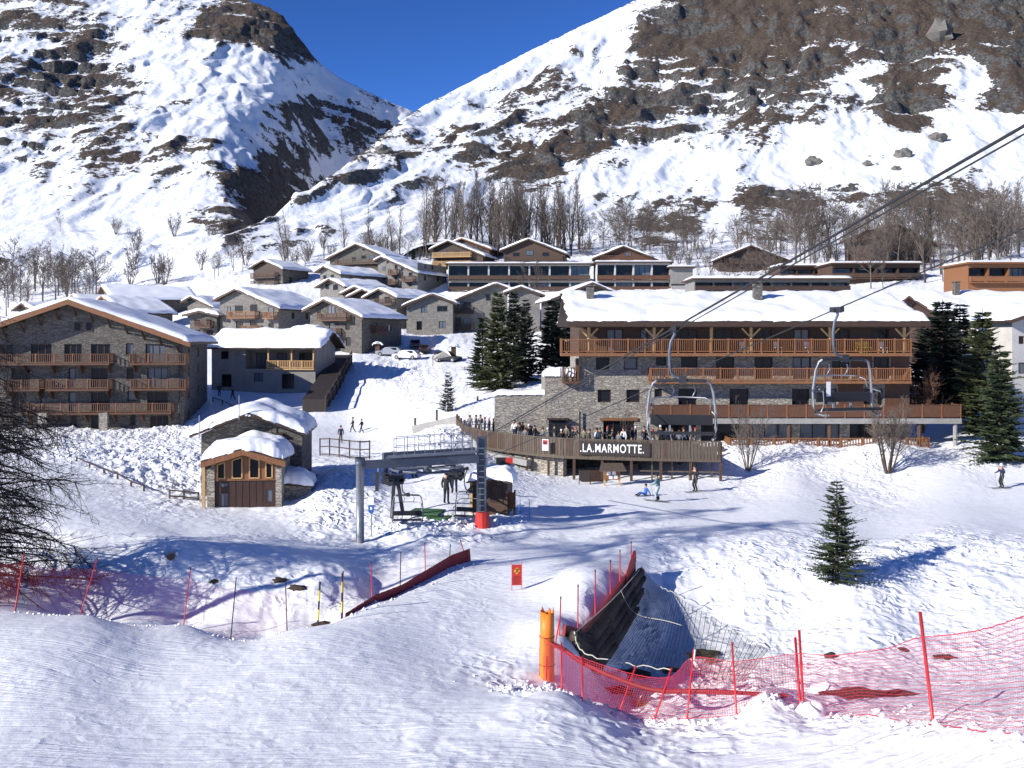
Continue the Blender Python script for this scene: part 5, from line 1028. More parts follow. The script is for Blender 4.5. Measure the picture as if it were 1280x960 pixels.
def station():
    b0 = G(450, 47.5, -.3); b1_ = G(602, 50.3, -.2); t = thing('chairlift_station', 'grey steel chairlift return station spanning two masts with a railed walkway on top', 'chairlift station', (b0.x, b0.y, 0)); O = V3(b0.x, b0.y, 0)
    tl = P(450, 572, 47.5); MB().tube([b0-O, tl-O], [.21, .19], 16).build('mast', M['metal_galv'], t, True)
    MB().tube([tl-O+V3(0, 0, -.34), tl-O+V3(0, 0, .0)], .25, 16).build('mast_collar', M['metal_grey'], t, True)
    tr = P(601, 546, 50.3); m2 = MB()
    for sx in (-.2, .2):
        for sy in (-.2, .2): m2.bar(V3(b1_.x+sx, b1_.y+sy, b1_.z)-O, V3(b1_.x+sx, b1_.y+sy, tr.z)-O, .1, .1)
    m2.bar(V3(b1_.x, b1_.y+.1, b1_.z)-O, V3(b1_.x, b1_.y+.1, tr.z)-O, .3, .25)
    m2.build('mast', M['metal_grey'], t)
    ld = MB(); 
    for i in range(14): ld.bar(V3(b1_.x-.15, b1_.y-.26, b1_.z+.4+i*.3)-O, V3(b1_.x+.15, b1_.y-.26, b1_.z+.4+i*.3)-O, .04)
    ld.build('ladder', M['metal_galv'], t, kind='stuff')
    zb = 3.82; L = P(452, 580, 47.5); Rr_ = P(597, 580, 50); MB().bar(V3(L.x, L.y, zb)-O, V3(Rr_.x, Rr_.y, zb)-O, .36, .40).build('beam', M['metal_grey'], t)
    L2 = L + V3(.6, 3.4, 0); R2 = Rr_ + V3(-.3, 3.4, 0); MB().bar(V3(L2.x, L2.y, zb)-O, V3(R2.x, R2.y, zb)-O, .3, .4).build('beam', M['metal_grey'], t)
    dk = MB(); q = [L+V3(1.2, 0, 0), Rr_, Rr_+V3(0, .9, 0), L+V3(1.2, .9, 0)]; dk.add([V3(v.x, v.y, zb+.30)-O for v in q] + [V3(v.x, v.y, zb+.36)-O for v in q], [(3, 2, 1, 0), (4, 5, 6, 7), (0, 1, 5, 4), (2, 3, 7, 6)]); dk.build('walkway', M['metal_galv'], t)
    def railing(a, b, n):
        r = MB(); 
        for i in range(n+1):
            p = a.lerp(b, i/n); r.bar(V3(p.x, p.y, zb+.36)-O, V3(p.x, p.y, zb+1.3)-O, .03)
        for z in (.85, 1.3): r.bar(V3(a.x, a.y, zb+z)-O, V3(b.x, b.y, zb+z)-O, .03)
        r.build('railing', M['metal_galv'], t)
    railing(L+V3(1.6, 0, 0), L.lerp(Rr_, .62), 4); railing(L.lerp(Rr_, .70), Rr_+V3(-.3, 0, 0), 3); railing(L+V3(1.6, .9, 0), Rr_+V3(-.3, .9, 0), 7)
    cx = L.lerp(Rr_, .52) + V3(0, 2.2, 0); bw = MB(); ring = [V3(cx.x+1.9*math.cos(6.283*i/36), cx.y+1.9*math.sin(6.283*i/36), 3.2)-O for i in range(37)]; bw.tube(ring, .07, 6, False)
    for i in range(8): bw.bar(V3(cx.x, cx.y, 3.2)-O, ring[int(i*4.5)], .08, .08)
    bw.tube([V3(cx.x, cx.y, 2.95)-O, V3(cx.x, cx.y, 3.6)-O], .25, 12); bw.build('bullwheel', M['metal_grey'], t)
    def machine(px, py, d, w):
        c = P(px, py, d)-O; g = MB(); g.box(c.x-w, c.x+w, c.y-.25, c.y+.25, c.z-.10, c.z+.12); rn = random.Random(px)
        for i in range(7):
            x = c.x - w + 2*w*(i+.5)/7; g.tube([(x, c.y-.34, c.z-.2+rn.uniform(-.08, .1)), (x, c.y+.3, c.z-.2+rn.uniform(-.08, .1))], .12, 10)
        for i in range(9): g.box(*(lambda x, z: (x-.09, x+.09, c.y-.4, c.y-.2, z-.07, z+.07))(c.x+rn.uniform(-w, w), c.z+rn.uniform(-.25, .35)))
        g.build('sheave_train', M['metal_dark'], t, kind='stuff')
    machine(492, 597, 49, .52); machine(570, 591, 51.5, .45)
    for (x0, y0, x1, y1, d) in ((493, 592, 490, 640, 51), (497, 600, 504, 636, 49.5), (472, 590, 471, 606, 52)): MB().bar(P(x0, y0, d)-O, P(x1, y1+8, d)-O, .18, .16).build('support_leg', M['metal_dark'], t)
    # red crash pad round the right mast
    pad = MB(); pad.tube([b1_-O+V3(0.05, -.1, .0), b1_-O+V3(.05, -.1, .95)], [.42, .36], 12); pad.build('mast_pad', M['red_paint'], t)
    # depart sign hanging at the left
    return t
station()
t = thing('instruction_sign', 'narrow white and blue instruction sign with round top beside the left mast', 'sign', G(464, 48.5)); z0 = P(464, 640, 48.5).z - t.location.z
MB().bar((0, .05, -.3), (0, .05, z0+1.1), .05).build('pole', M['metal_galv'], t)
MB().tube([(0, -.0, z0+.95), (0, -.04, z0+.95)], .14, 16).build('disc', M['white_paint'], t); MB().box(-.14, .14, -.04, 0, z0+.36, z0+.78).build('panel', M['white_paint'], t); MB().box(-.14, .14, -.04, 0, z0+.05, z0+.355).build('panel', M['blue_paint'], t); MB().tube([(0, -.041, z0+.06), (0, 0, z0+.06)], .138, 16).build('panel_end', M['blue_paint'], t); MB().box(-.05, .05, -.045, -.041, z0+.12, z0+.26).build('arrow_mark', M['white_paint'], t)
t = thing('loading_mat', 'green mat lying on the snow at the chair loading point', 'mat', G(533, 52.5, .04), R(-12)); m_ = MB(); m_.box(-.9, .9, -.8, .8, -.05, .03); m_.build('mat', M['green_mat'], t)
t = thing('loading_mat', 'second green mat with a brown strip nearer the lift cabin', 'mat', G(549, 51.6, .05), R(-12)); MB().box(-.6, .6, -.5, .5, -.05, .03).build('mat', M['green_mat'], t); MB().box(-.6, .6, -.1, .1, .031, .035).build('strip', M['wood_brown'], t)
# cabin
t = thing('lift_cabin', 'tiny dark lift attendant cabin under a thick snow cushion', 'cabin', G(615, 53.6, -.1), R(-8)); w = MB(); fm = lambda u, v, w_: (u-1.0, w_-.9, v); wall_face(w, fm, 2.0, -.4, 1.95, [(1.0, 1.75, .8, 1.7)], .12); w.box(-1.0, 1.0, -.895, .9, -.4, 1.95); w.build('wall', M['wood_brown'], t); add_window(t, fm, 1.0, 1.75, .8, 1.7, dep=.05)
roof_parts(t, -1.25, 1.25, -1.2, 1.2, 0, 1.98, .12, 'y', .75, .1, 'wood_dark', 97)
MB().bar((-.98, -1.05, 0), (-.98, -1.05, 2.0), .14).build('post', M['wood_honey'], t); MB().bar((-1.25, -1.1, 1.3), (-.5, -1.1, 2.1), .2, .12).build('brace', M['wood_brown'], t)
t = thing('wood_screen', 'wooden trail board leaning in a frame beside the lift cabin', 'sign', G(635, 53, 0), R(-20)); 
for s in (-.35, .4): MB().bar((s, 0, -.3), (s, 0, 1.35), .08).build('post', M['wood_dark'], t)
MB().box(-.3, .36, -.03, .03, .3, 1.2).build('panel', M['wood_orange'], t)
t = thing('display_gantry', 'steel gantry carrying a dark display with a red end panel', 'gantry', G(630, 54.6, 0)); gz0 = t.location.z; zt = P(630, 583, 54.6).z-gz0
for s in (-.55, .45): MB().bar((s, 0, -.3), (s, 0, zt), .06).build('post', M['metal_galv'], t); 
MB().box(-.75, .6, -.15, .15, zt, zt+.16).build('beam', M['metal_grey'], t); MB().box(-.45, .1, -.1, .1, zt+.165, zt+.5).build('display', M['black_plastic'], t); MB().box(.103, .5, -.1, .1, zt+.165, zt+.5).build('red_panel', M['red_paint'], t)
# ---------------------------------------------------------------- fences
def pole(par, base, top, r=.018, m_='red_pole', cap=True, O=V3(0, 0, 0)):
    p = MB(); p.tube([base-O, top-O], r, 7); o = p.build('pole', M[m_], par, True)
    if cap: d = (top-base).normalized(); c = MB(); c.tube([top-O+d*.002, top-O+d*.09], r*1.15, 7); c.build('pole_cap', M['black_plastic'], o)
    return o
def striped_pole(par, base, top, O):
    o = pole(par, base, top, .03, 'yellow_paint', False, O)
    for i in (0, 2, 4): a = base.lerp(top, i/5+.02); b = base.lerp(top, (i+1)/5); c = MB(); c.tube([a-O, b-O], .0325, 7); c.build('stripe', M['black_plastic'], o)
def net_sheet(par, bot, top, matn, O, name='net', sub=6, sag=.08):
    vs = []; uv = []; s = 0; B = []; T = []
    for i in range(len(bot)-1):
        for j in range(sub):
            f = j/sub; B.append(bot[i].lerp(bot[i+1], f)); q = top[i].lerp(top[i+1], f); q.z -= sag*math.sin(math.pi*f); T.append(q)
    B.append(bot[-1]); T.append(top[-1]); me = bpy.data.meshes.new(name); fs = []; rows_ = 5
    for i, (b, q) in enumerate(zip(B, T)):
        if i: s += (B[i]-B[i-1]).length
        for r_ in range(rows_): p = b.lerp(q, r_/(rows_-1)); vs.append(p-O + V3(0, .05*math.sin(r_/(rows_-1)*3.14)*math.sin(s*2), 0)); uv.append((s, (q-b).length*r_/(rows_-1)))
    n = len(B); fs = [(i*rows_+r_, (i+1)*rows_+r_, (i+1)*rows_+r_+1, i*rows_+r_+1) for i in range(n-1) for r_ in range(rows_-1)]
    me.from_pydata([tuple(v) for v in vs], [], fs); me.materials.append(M[matn]); l = me.uv_layers.new(name='UVMap')
    for p in me.polygons:
        for li, vi in zip(p.loop_indices, p.vertices): l.data[li].uv = uv[vi]
    o = bpy.data.objects.new(name, me); COL.objects.link(o); o.parent = par; return o
def fence_line(name, label, spec, matn='net_fine', r=.02, band=None, striped=(), dark=()):
    """spec: base px, distance, top px, top py"""
    bs = [G(px, d, -.12) for px, d, _, _ in spec]; ts = [V3((tx-640)/F*d, d, CZ-(ty-HY)/F*d) for px, d, tx, ty in spec]
    O = V3(bs[0].x, bs[0].y, bs[0].z); t = thing(name, label, 'safety fence', O, 0, 'safety nets beside the piste')
    for i, (b, q) in enumerate(zip(bs, ts)):
        if i in striped: striped_pole(t, b, q, O)
        else: pole(t, b, q, r, 'bark_dark' if i in dark else 'red_pole', True, O)
    net_sheet(t, [b + V3(0, 0, .1) for b in bs], [b.lerp(q, .86) for b, q in zip(bs, ts)], matn, O)
    return t, bs, ts, O
fence_line('safety_net', 'red netting on thin poles in front of the larch twigs, left of the leaning pole', [(-60, 31, -60, 690), (18, 31, 30, 692)], r=.022)
fence_line('safety_net', 'long pale red net on thin leaning poles along the left piste edge', [(18.5, 31.05, 30, 693), (99, 31.4, 121, 700), (229, 32, 238, 712), (288, 31.9, 295, 725), (359, 31.6, 357, 730), (397, 32, 400, 727), (427, 33.6, 428, 716)], r=.018, striped=(5, 6), dark=(3, 4))
t, bs, ts, O = fence_line('safety_net', 'red net with a rolled red base strip running up the left piste edge', [(428, 33.7, 429, 717), (465, 36, 464, 705), (500, 37.8, 501, 693), (532, 39.7, 531, 681), (561, 41.5, 563, 683), (584, 42.6, 576, 677)], r=.02, dark=(2, 4))
bd = MB(); rn = random.Random(3)
pts = [bs[0].lerp(bs[1], .0)] + bs[1:]
for a, b in zip(pts[:-1], pts[1:]):
    for j in range(5):
        p = a.lerp(b, j/5); q = a.lerp(b, (j+1)/5); f0 = (p-pts[0]).length/(pts[-1]-pts[0]).length; h = .32+.35*f0
        off = V3(.12, -.12, 0); bd.add([p-O+off+V3(0, 0, -.1), q-O+off+V3(0, 0, -.1), q-O+off+V3(rn.uniform(-.03, .03), 0, h), p-O+off+V3(rn.uniform(-.03, .03), 0, h)], [(0, 1, 2, 3)])
        bd.add([p-O+off+V3(.0, .05, h), q-O+off+V3(0, .05, h), q-O+off+V3(.06, .12, -.1), p-O+off+V3(.06, .12, -.1)], [(0, 1, 2, 3)])
bd.build('base_strip', M['band_red'], t)
# bridge-side fence
t, bsB, tsB, O = fence_line('safety_net', 'pale red net on red poles along the right edge of the snow bridge', [(699, 30.3, 701, 749), (722, 32, 722.6, 734), (744, 34.3, 744, 715), (763, 36.8, 763, 703), (775, 38.6, 775, 690), (789, 41, 789, 679)], r=.022)
bd = MB()
for a, b in zip(bsB[:-1], bsB[1:]):
    bd.bar(a-O+V3(.15, 0, .28), b-O+V3(.15, 0, .28), .10, .34)
bd.build('base_strip', M['band_red'], t); MB().bar(bsB[-2]-O+V3(.2, 0, .1), bsB[-1]-O+V3(.15, -.1, .8), .1, .5).build('strip_end', M['band_red'], t)
MB().tube([P(694, 806, 29.5)-O, P(700, 772, 29.5)-O], .022, 6).build('leaning_pole', M['red_pole'], t)
t = thing('bridge_logs', 'dark stacked logs shoring the gully side of the snow bridge', 'logs', bsB[0]); O = bsB[0]
for r_ in range(4):
    for a, b in zip(bsB[:-1], bsB[1:]):
        rn_ = random.Random(r_*7+int(a.y)); MB().tube([a-O+V3(.42+.08*r_, 0, .1-.3*r_), b-O+V3(.42+.08*r_, 0, .1-.3*r_)], .17+rn_.uniform(-.02, .02), 8).build('log', M['bark'], t, True)
# near fence with corded net: base px, base py, distance, top px, top py of net
NC = [(674.5, 833, 27.4, 674, 793), (682, 850, 27, 683, 800), (702, 860, 26.6, 702, 812), (728, 876, 26, 728, 823), (770, 889, 25.1, 788, 842), (815, 897, 24.5, 836, 846), (858, 900, 24, 866, 822), (921, 900, 23.4, 917, 827), (1000, 890, 23, 998, 817), (1040, 892, 21.8, 1038, 820), (1080, 897, 20.5, 1078, 815), (1120, 902, 18.8, 1117, 808), (1167, 908, 17, 1152, 797), (1230, 914, 14.9, 1230, 787), (1290, 920, 13.2, 1290, 767), (1350, 924, 12.4, 1350, 750)]
B = []; T = []
for bx_, by, d, tx, ty in NC:
    g = G(bx_, d); B.append(V3(g.x, g.y, g.z+.02)); dt = d; T.append(V3((tx-640)/F*dt, dt, max(CZ-(ty-HY)/F*dt, g.z+.4)))
def spl(pts, n):
    out = []
    for i in range(len(pts)-1):
        p0 = pts[max(i-1, 0)]; p1 = pts[i]; p2 = pts[i+1]; p3 = pts[min(i+2, len(pts)-1)]
        for j in range(n):
            u = j/n; out.append(.5*((2*p1) + (p2-p0)*u + (2*p0-5*p1+4*p2-p3)*u*u + (3*p1-p0-3*p2+p3)*u**3))
    out.append(pts[-1]); return out
O = B[0].copy(); tC = thing('safety_net', 'bright red corded net on tilted red poles across the foreground right', 'safety fence', O, 0, 'safety nets beside the piste')
Bs = spl(B, 24); Ts = spl(T, 24)
def corded(par, Bs, Ts, step, rows_, wd, m_, O, name='net', wob=.03, seed=1):
    # resample along the net to even steps, then lay cords as thin ribbons
    L = [0]
    for a, b in zip(Bs[:-1], Bs[1:]): L.append(L[-1]+(b-a).length)
    n = int(L[-1]/step); Pm = []; j = 0; rn = random.Random(seed)
    for i in range(n+1):
        s = L[-1]*i/n
        while j < len(L)-2 and L[j+1] < s: j += 1
        f = (s-L[j])/max(L[j+1]-L[j], 1e-6); b = Bs[j].lerp(Bs[j+1], f); q = Ts[j].lerp(Ts[j+1], f)
        Pm.append([b.lerp(q, r_/rows_) - O + V3(0, wob*math.sin(s*1.7+r_*.5) + rn.gauss(0, .006), rn.gauss(0, .006)) for r_ in range(rows_+1)])
    mb = MB()
    for i in range(n+1):
        for r_ in range(rows_+1):
            p = Pm[i][r_]
            if i < n:
                q = Pm[i+1][r_]; w = V3(0, 0, wd*(2.2 if r_ in (0, rows_) else 1)/2); mb.add([p-w, q-w, q+w, p+w], [(0, 1, 2, 3)])
            if r_ < rows_:
                q = Pm[i][r_+1]; dd = (Pm[min(i+1, n)][r_]-Pm[max(i-1, 0)][r_]); dd = dd.normalized()*wd/2 if dd.length > 0 else V3(wd/2, 0, 0); mb.add([p-dd, p+dd, q+dd, q-dd], [(0, 1, 2, 3)])
    return mb.build(name, M[m_], par, kind='stuff')
corded(tC, Bs, Ts, .062, 20, .009, 'net_red', O)
for bx_, by, d, tx, ty in ((674.5, 833, 27.4, 676, 793), (682, 848, 27, 684, 820), (702, 860, 26.6, 702, 803), (728, 876, 26, 728, 820), (770, 887, 25.1, 795, 832), (814.6, 895, 24.5, 839.5, 835), (858, 899, 24, 867, 812), (921.5, 898, 23.4, 915, 803), (1005, 884, 23, 999, 788), (1001, 884, 23.1, 994, 797), (1168, 906, 17, 1150, 765), (1350, 924, 12.4, 1340, 720)):
    g = G(bx_, d, -.15); o = pole(tC, g - V3(0, .0, 0), V3((tx-640)/F*d, d, CZ-(ty-HY)/F*d) , .032 if d < 23.3 else .024, 'red_pole', False, O)
    if bx_ == 858: tt = P(867, 812, 24); MB().tube([tt-O-V3(.0, 0, .28), tt-O+V3(.03, 0, .0)], .028, 7).build('pole_top', M['white_paint'], o)
roll = [B[1]+V3(.2, .12, 1.0), B[2]+V3(.1, .12, 1.05), B[3]+V3(0, .15, 1.05), B[4]+V3(.1, .2, .85), B[5]+V3(.1, .2, .72), B[6]+V3(.2, .2, .62), P(921, 866, 23.6), P(985, 870, 23.3)]
MB().tube(spl([p-O for p in roll], 6), [.065]*36+[.05]*6+[.03], 7).build('rolled_net', M['band_red'], tC, True)
pad = thing('crash_pad', 'upright orange foam crash pad tube at the corner of the red net', 'crash pad', G(684, 27.3, -.1)); mb = MB(); n = 16; rn = random.Random(8); r_ = .205
rings = []
for (z, rr) in ((0, r_), (.7, r_*1.02), (1.4, r_), (2.0, r_*.97)): rings.append((z, rr))
vs = []
for z, rr in rings:
    for i in range(n): a = 6.283*i/n; vs.append((rr*math.cos(a), rr*math.sin(a), z + (rn.uniform(-.09, .12) if z == 2.0 else 0)))
for z, rr in ((2.0, r_*.8), (1.2, r_*.8)):
    for i in range(n): a = 6.283*i/n; vs.append((rr*math.cos(a), rr*math.sin(a), z-.02 + (rn.uniform(-.05, .05) if z == 2.0 else 0)))
mb.add(vs, [(k_*n+i, k_*n+(i+1) % n, (k_+1)*n+(i+1) % n, (k_+1)*n+i) for k_ in range(5) for i in range(n)]); mb.build('foam_tube', M['orange_pad'], pad, True)
for z in (.5, 1.3): 
    s_ = MB(); s_.tube([(r_*1.04*math.cos(6.283*i/n), r_*1.04*math.sin(6.283*i/n), z) for i in range(n+1)], .012, 4, False); s_.build('strap', M['band_red'], pad)
# black net over the gully
q = [bsB[0]+V3(.5, 0, .25), bsB[-1]+V3(.35, -.2, .25)]; far = [P(905, 842, 29.2), P(905, 765, 36.6)]
near_e = spl([bsB[0]+V3(.45, -.3, .25), P(735, 822, 29), P(830, 840, 28.2), P(930, 852, 27.4)], 12); far_e = spl([bsB[-1]+V3(.4, -.1, .25), P(820, 733, 40.2), P(850, 748, 38.6), P(960, 812, 32)], 12)
O = near_e[0].copy(); tB = thing('gully_net', 'sagging black cord net with pale rope edges stretched over the gully', 'net', O)
mids = []; rowsn = 46; colsn = 60; mb = MB(); Pm = []
def ev(L, f): x = f*(len(L)-1); i = min(int(x), len(L)-2); return L[i].lerp(L[i+1], x-i)
for i in range(colsn+1):
    a = ev(near_e, i/colsn); b = ev(far_e, i/colsn); col_ = []
    for j in range(rowsn+1):
        f = j/rowsn; p = a.lerp(b, f); g_ = gz(p.x, p.y); p.z = max(p.z - .3*math.sin(math.pi*f)*math.sin(math.pi*min(1, .15+i/colsn)), g_+.06); col_.append(p-O)
    Pm.append(col_)
for i in range(colsn+1):
    for j in range(rowsn+1):
        p = Pm[i][j]
        for (i2, j2) in ((i+1, j), (i, j+1)):
            if i2 <= colsn and j2 <= rowsn:
                q_ = Pm[i2][j2]; d = (q_-p); w = V3(d.y, -d.x, 0); w = w.normalized()*.0075 if w.length > 1e-6 else V3(.008, 0, 0); mb.add([p-w, q_-w, q_+w, p+w], [(0, 1, 2, 3)])
mb.build('mesh', M['net_black'], tB, kind='stuff')
for e in (near_e, far_e): 
    pts = [p-O+V3(0, 0, .03 + .09*abs(math.sin(i*1.1))) for i, p in enumerate(e)]; MB().tube(pts[:26], .018, 5).build('edge_rope', M['rope_white'], tB, True)
MB().tube([Pm[i][29]+V3(0, 0, .05) for i in range(0, 44, 3)], .014, 5).build('cross_rope', M['rope_white'], tB, True)
MB().tube([Pm[0][j]+V3(.03, 0, .05) for j in range(0, rowsn+1, 4)], .016, 5).build('edge_rope', M['rope_white'], tB, True)
# warning sign on the piste
g = G(646, 38); t = thing('warning_sign', 'small red banner with a dark cross emblem between two thin poles on the piste', 'sign', g, R(8))
for s in (-.2, .2): MB().tube([(s, 0, -.1), (s, 0, 1.12)], .012, 6).build('pole', M['red_pole'], t)
MB().box(-.185, .185, -.008, .008, .2, 1.02).build('banner', M['red_paint'], t); simple('emblem_yellow', (.75, .36, .03), .6)
e = MB(); e.add([(0, -.014, .62), (.13, -.014, .77), (0, -.014, .92), (-.13, -.014, .77)], [(0, 1, 2, 3)]); e.build('emblem', M['emblem_yellow'], t)
for sg in (-1, 1): MB().bar((-.06*sg, -.02, .70), (.06*sg, -.02, .84), .025, .008).build('emblem_stroke', M['black_plastic'], t)
MB().tube([(0, -.021, .84), (0, -.015, .84)], .025, 8).build('emblem_head', M['black_plastic'], t)
for z in (.52, .44, .36, .28): MB().box(-.14, .14, -.012, -.0085, z, z+.03).build('text_line', M['band_red'], t)
# blue net beside the cabin
a_ = [G(642, 53.5, 0), G(650, 52.5, 0), G(662, 52, 0)]; O = a_[0]; t = thing('blue_net', 'faint blue safety net on thin poles beside the lift cabin', 'safety fence', O)
net_mat('net_fine_blue', (.05, .25, .7), .14, 20, 20); net_sheet(t, a_, [p+V3(0, 0, 1.0) for p in a_], 'net_fine_blue', O)
for p in a_: pole(t, p-V3(0, 0, .1), p+V3(0, 0, 1.15), .015, 'net_blue', False, O)
# wooden rail fences
def rail_fence(label, pts, h=1.0, rails=2, m_='wood_dark', group='wooden rail fences', r=.06):
    O = pts[0]; t = thing('rail_fence', label, 'fence', O, 0, group)
    for p in pts: MB().bar(p-O-V3(0, 0, .3), p-O+V3(0, 0, h), r*1.6).build('post', M[m_], t)
    for a, b in zip(pts[:-1], pts[1:]):
        for k_ in range(rails): z = h*(.95-.42*k_); MB().bar(a-O+V3(0, -r, z), b-O+V3(0, -r, z), r, r*1.4).build('rail', M[m_], t)
rail_fence('dark wooden railing along the path right of the snow capped hut', [G(px, d) for px, d in ((400, 80), (412, 79), (424, 78), (437, 77), (450, 76), (462, 76))], 1.5, 3)
rail_fence('half buried wooden fence on the lumpy snow slope below the big chalet', [G(px, d, -.35) for px, d in ((96, 74), (112, 70), (130, 66.5), (147, 63.5), (164, 61), (180, 59))], .75, 1)
rail_fence('short broken wooden fence touching the left wall of the hut', [G(px, d, -.3) for px, d in ((212, 57), (230, 57.3), (248, 57.6))], .8, 2, 'wood_grey')
rail_fence('low dark fence on the shaded path beside the big stone chalet', [G(px, d, -.2) for px, d in ((266, 121), (278, 119), (290, 116), (302, 113), (315, 110))], .8, 1)
# covered walkway beside the loggia chalet
a = G(392, 112); b = G(428, 141); t = thing('covered_stairs', 'dark covered stairway climbing the snow slope right of the loggia chalet', 'stairway', a); w = MB()
dv = (b-a); sd_ = V3(dv.y, -dv.x, 0).normalized()*1.3
w.add([V3(0, 0, -.5)-sd_, V3(0, 0, -.5)+sd_, dv+sd_-V3(0, 0, .5), dv-sd_-V3(0, 0, .5), V3(0, 0, 1.5)-sd_, V3(0, 0, 1.5)+sd_, dv+sd_+V3(0, 0, 1.5), dv-sd_+V3(0, 0, 1.5)], [(3, 2, 1, 0), (4, 5, 6, 7), (0, 1, 5, 4), (1, 2, 6, 5), (2, 3, 7, 6), (3, 0, 4, 7)]); w.build('gallery', M['board_dark'], t)
for i in range(9): p = dv*(i/8); MB().bar(p+sd_*1.05+V3(0, 0, -.3), p+sd_*1.05+V3(0, 0, 2.0), .16).build('post', M['wood_dark'], t)
for z in (2.0, 1.2): MB().bar(sd_*1.05+V3(0, 0, z), dv+sd_*1.05+V3(0, 0, z), .12, .14).build('rail', M['wood_dark'], t)
# small shrine-like posts
for px, d, h, lb in ((472, 150, 2.2, 'small red wooden shelter with snow cap beside the two balcony chalet'), (567, 143, 3.0, 'dark wooden signpost with little snowy roof beside the parked cars')):
    g = G(px, d); t = thing('snow_capped_post', lb, 'shelter', g); MB().box(-.35, .35, -.3, .3, -.4, h*.72).build('post', M['wood_red'] if px < 500 else M['wood_dark'], t); roof_parts(t, -.8, .8, -.6, .6, 0, h*.8, .5, 'y', .45, .08, 'wood_dark', px)
for px, d, py in ((597, 100, 495), (519, 92, 522), (546, 92, 512)): g = G(px, d, -.3); t = thing('marker_post', 'short grey post sticking out of the snow %s' % {597: 'beside the fir clump', 519: 'at the left end of the concrete wall', 546: 'below the small bushy fir'}[px], 'post', g); MB().bar((0, 0, 0), (0, 0, P(px, py, d).z-g.z), .2, .2).build('shaft', M['wood_grey'], t); MB().box(-.13, .13, -.13, .13, P(px, py, d).z-g.z, P(px, py, d).z-g.z+.1).build('snow_cap', M['snow'], t)
a = G(518, 91); b = G(575, 88.4); t = thing('concrete_wall', 'low grey concrete wall left of the curved terrace', 'wall', a); MB().bar(V3(0, 0, -.3), b-a+V3(0, 0, -.3), .4, 2.0).build('body', M['concrete'], t); 
# ---------------------------------------------------------------- cars
def car(label, loc, rz, col, suv=False):
    n = 'car_'+str(round(col[0]*100))+str(round(col[2]*100)); 
    if n not in M: simple(n, col, .3, .1, .08)
    t = thing('parked_car', label, 'car', loc, rz, 'cars parked above the snow bank'); h = 1.62 if suv else 1.42
    lo = [(-2.05, .28), (2.0, .28), (2.1, .55), (2.02, .78), (1.15, .88), (.55, h-.08), (-.2, h), (-1.45, h-.06), (-1.95, .92), (-2.1, .7)]
    m_ = MB(); ys = (-.84, -.62, .62, .84); 
    ring = lambda y, s: [(x, y, .28+(z-.28)*(1 if z < .9 else s)) for x, z in lo]
    R_ = [[(x, y*(1 if z < .9 else .84), z) for x, z in lo] for y in (-.85, -.78, .78, .85)]
    n_ = len(lo); vs = [v for r_ in R_ for v in r_]; fs = [(k_*n_+i, k_*n_+(i+1) % n_, (k_+1)*n_+(i+1) % n_, (k_+1)*n_+i) for k_ in range(3) for i in range(n_)] + [tuple(reversed(range(n_))), tuple(range(3*n_, 4*n_))]; m_.add(vs, fs); m_.build('body', M[n], t)
    for s in (-1, 1):
        g = MB(); y = s*.735; g.add([(-1.35, y, .95), (.95, y, .95), (.48, y*.985, h-.13), (-1.25, y*.985, h-.13)], [(0, 1, 2, 3) if s < 0 else (3, 2, 1, 0)]); g.build('side_window', M['glass'], t)
    g = MB(); g.add([(1.18, -.6, .9), (1.18, .6, .9), (.6, .55, h-.12), (.6, -.55, h-.12)], [(0, 1, 2, 3)]); g.build('windscreen', M['glass'], t); g = MB(); g.add([(-1.97, .6, .95), (-1.97, -.6, .95), (-1.5, -.55, h-.12), (-1.5, .55, h-.12)], [(0, 1, 2, 3)]); g.build('rear_window', M['glass'], t)
    for x in (-1.3, 1.3):
        for s in (-1, 1): w_ = MB(); w_.tube([(x, s*.68, .32), (x, s*.87, .32)], .32, 14); o = w_.build('wheel', M['black_plastic'], t); r_ = MB(); r_.tube([(x, s*.872, .32), (x, s*.88, .32)], .19, 10); r_.build('rim', M['metal_galv'], o)
    for s in (-.6, .6): MB().box(2.0, 2.1, s-.14, s+.14, .6, .72).build('headlight', M['glass_pale'], t); MB().box(-2.1, -2.02, s-.12, s+.12, .7, .85).build('tail_light', M['red_paint'], t)
car('silver grey car parked behind the heap of shovelled snow', G(487, 150), R(170), (.30, .32, .35)); car('white car parked beside the silver car', G(508, 147), R(165), (.75, .76, .78)); car('dark car parked behind the young staked tree', G(530, 152), R(95), (.02, .022, .025)); car('black tall car facing right below the snow capped signpost', G(559, 143), R(-25), (.015, .016, .018), True); car('dark blue car parked behind the white car', G(519, 156), R(95), (.02, .03, .06))
car('pale car parked on the snow behind the hotel roof beside the balcony block', G(1197, 172), R(60), (.6, .61, .63))
# ---------------------------------------------------------------- rocks
def boulder(label, loc, s, seed, group=None, name='boulder', m_='rock'):
    rn = random.Random(seed); mb = MB(); n, m__ = 12, 8; vs = []
    for i in range(m__+1):
        th = math.pi*i/m__
        for k_ in range(n):
            a = 6.283*k_/n; x, y, z = math.sin(th)*math.cos(a), math.sin(th)*math.sin(a), math.cos(th)
            f = 1 + .35*perlin(np.array([x*1.7+seed*3.1+z]), np.array([y*1.7+z*2+seed]))[0]*2; f *= rn.uniform(.93, 1.07); vs.append((x*f*s[0], y*f*s[1], z*f*s[2]))
    mb.add(vs, [(i*n+k_, (i+1)*n+k_, (i+1)*n+(k_+1) % n, i*n+(k_+1) % n) for i in range(m__) for k_ in range(n)]); o = mb.build(name, M[m_], None, m_ == 'snow'); o.location = loc; tag(o, label, 'rock', group); return o
boulder('large grey angular boulder standing on the brown slope of the right mountain', RG(1176, 590)+V3(0, 0, 3), (7, 7, 9), 2)
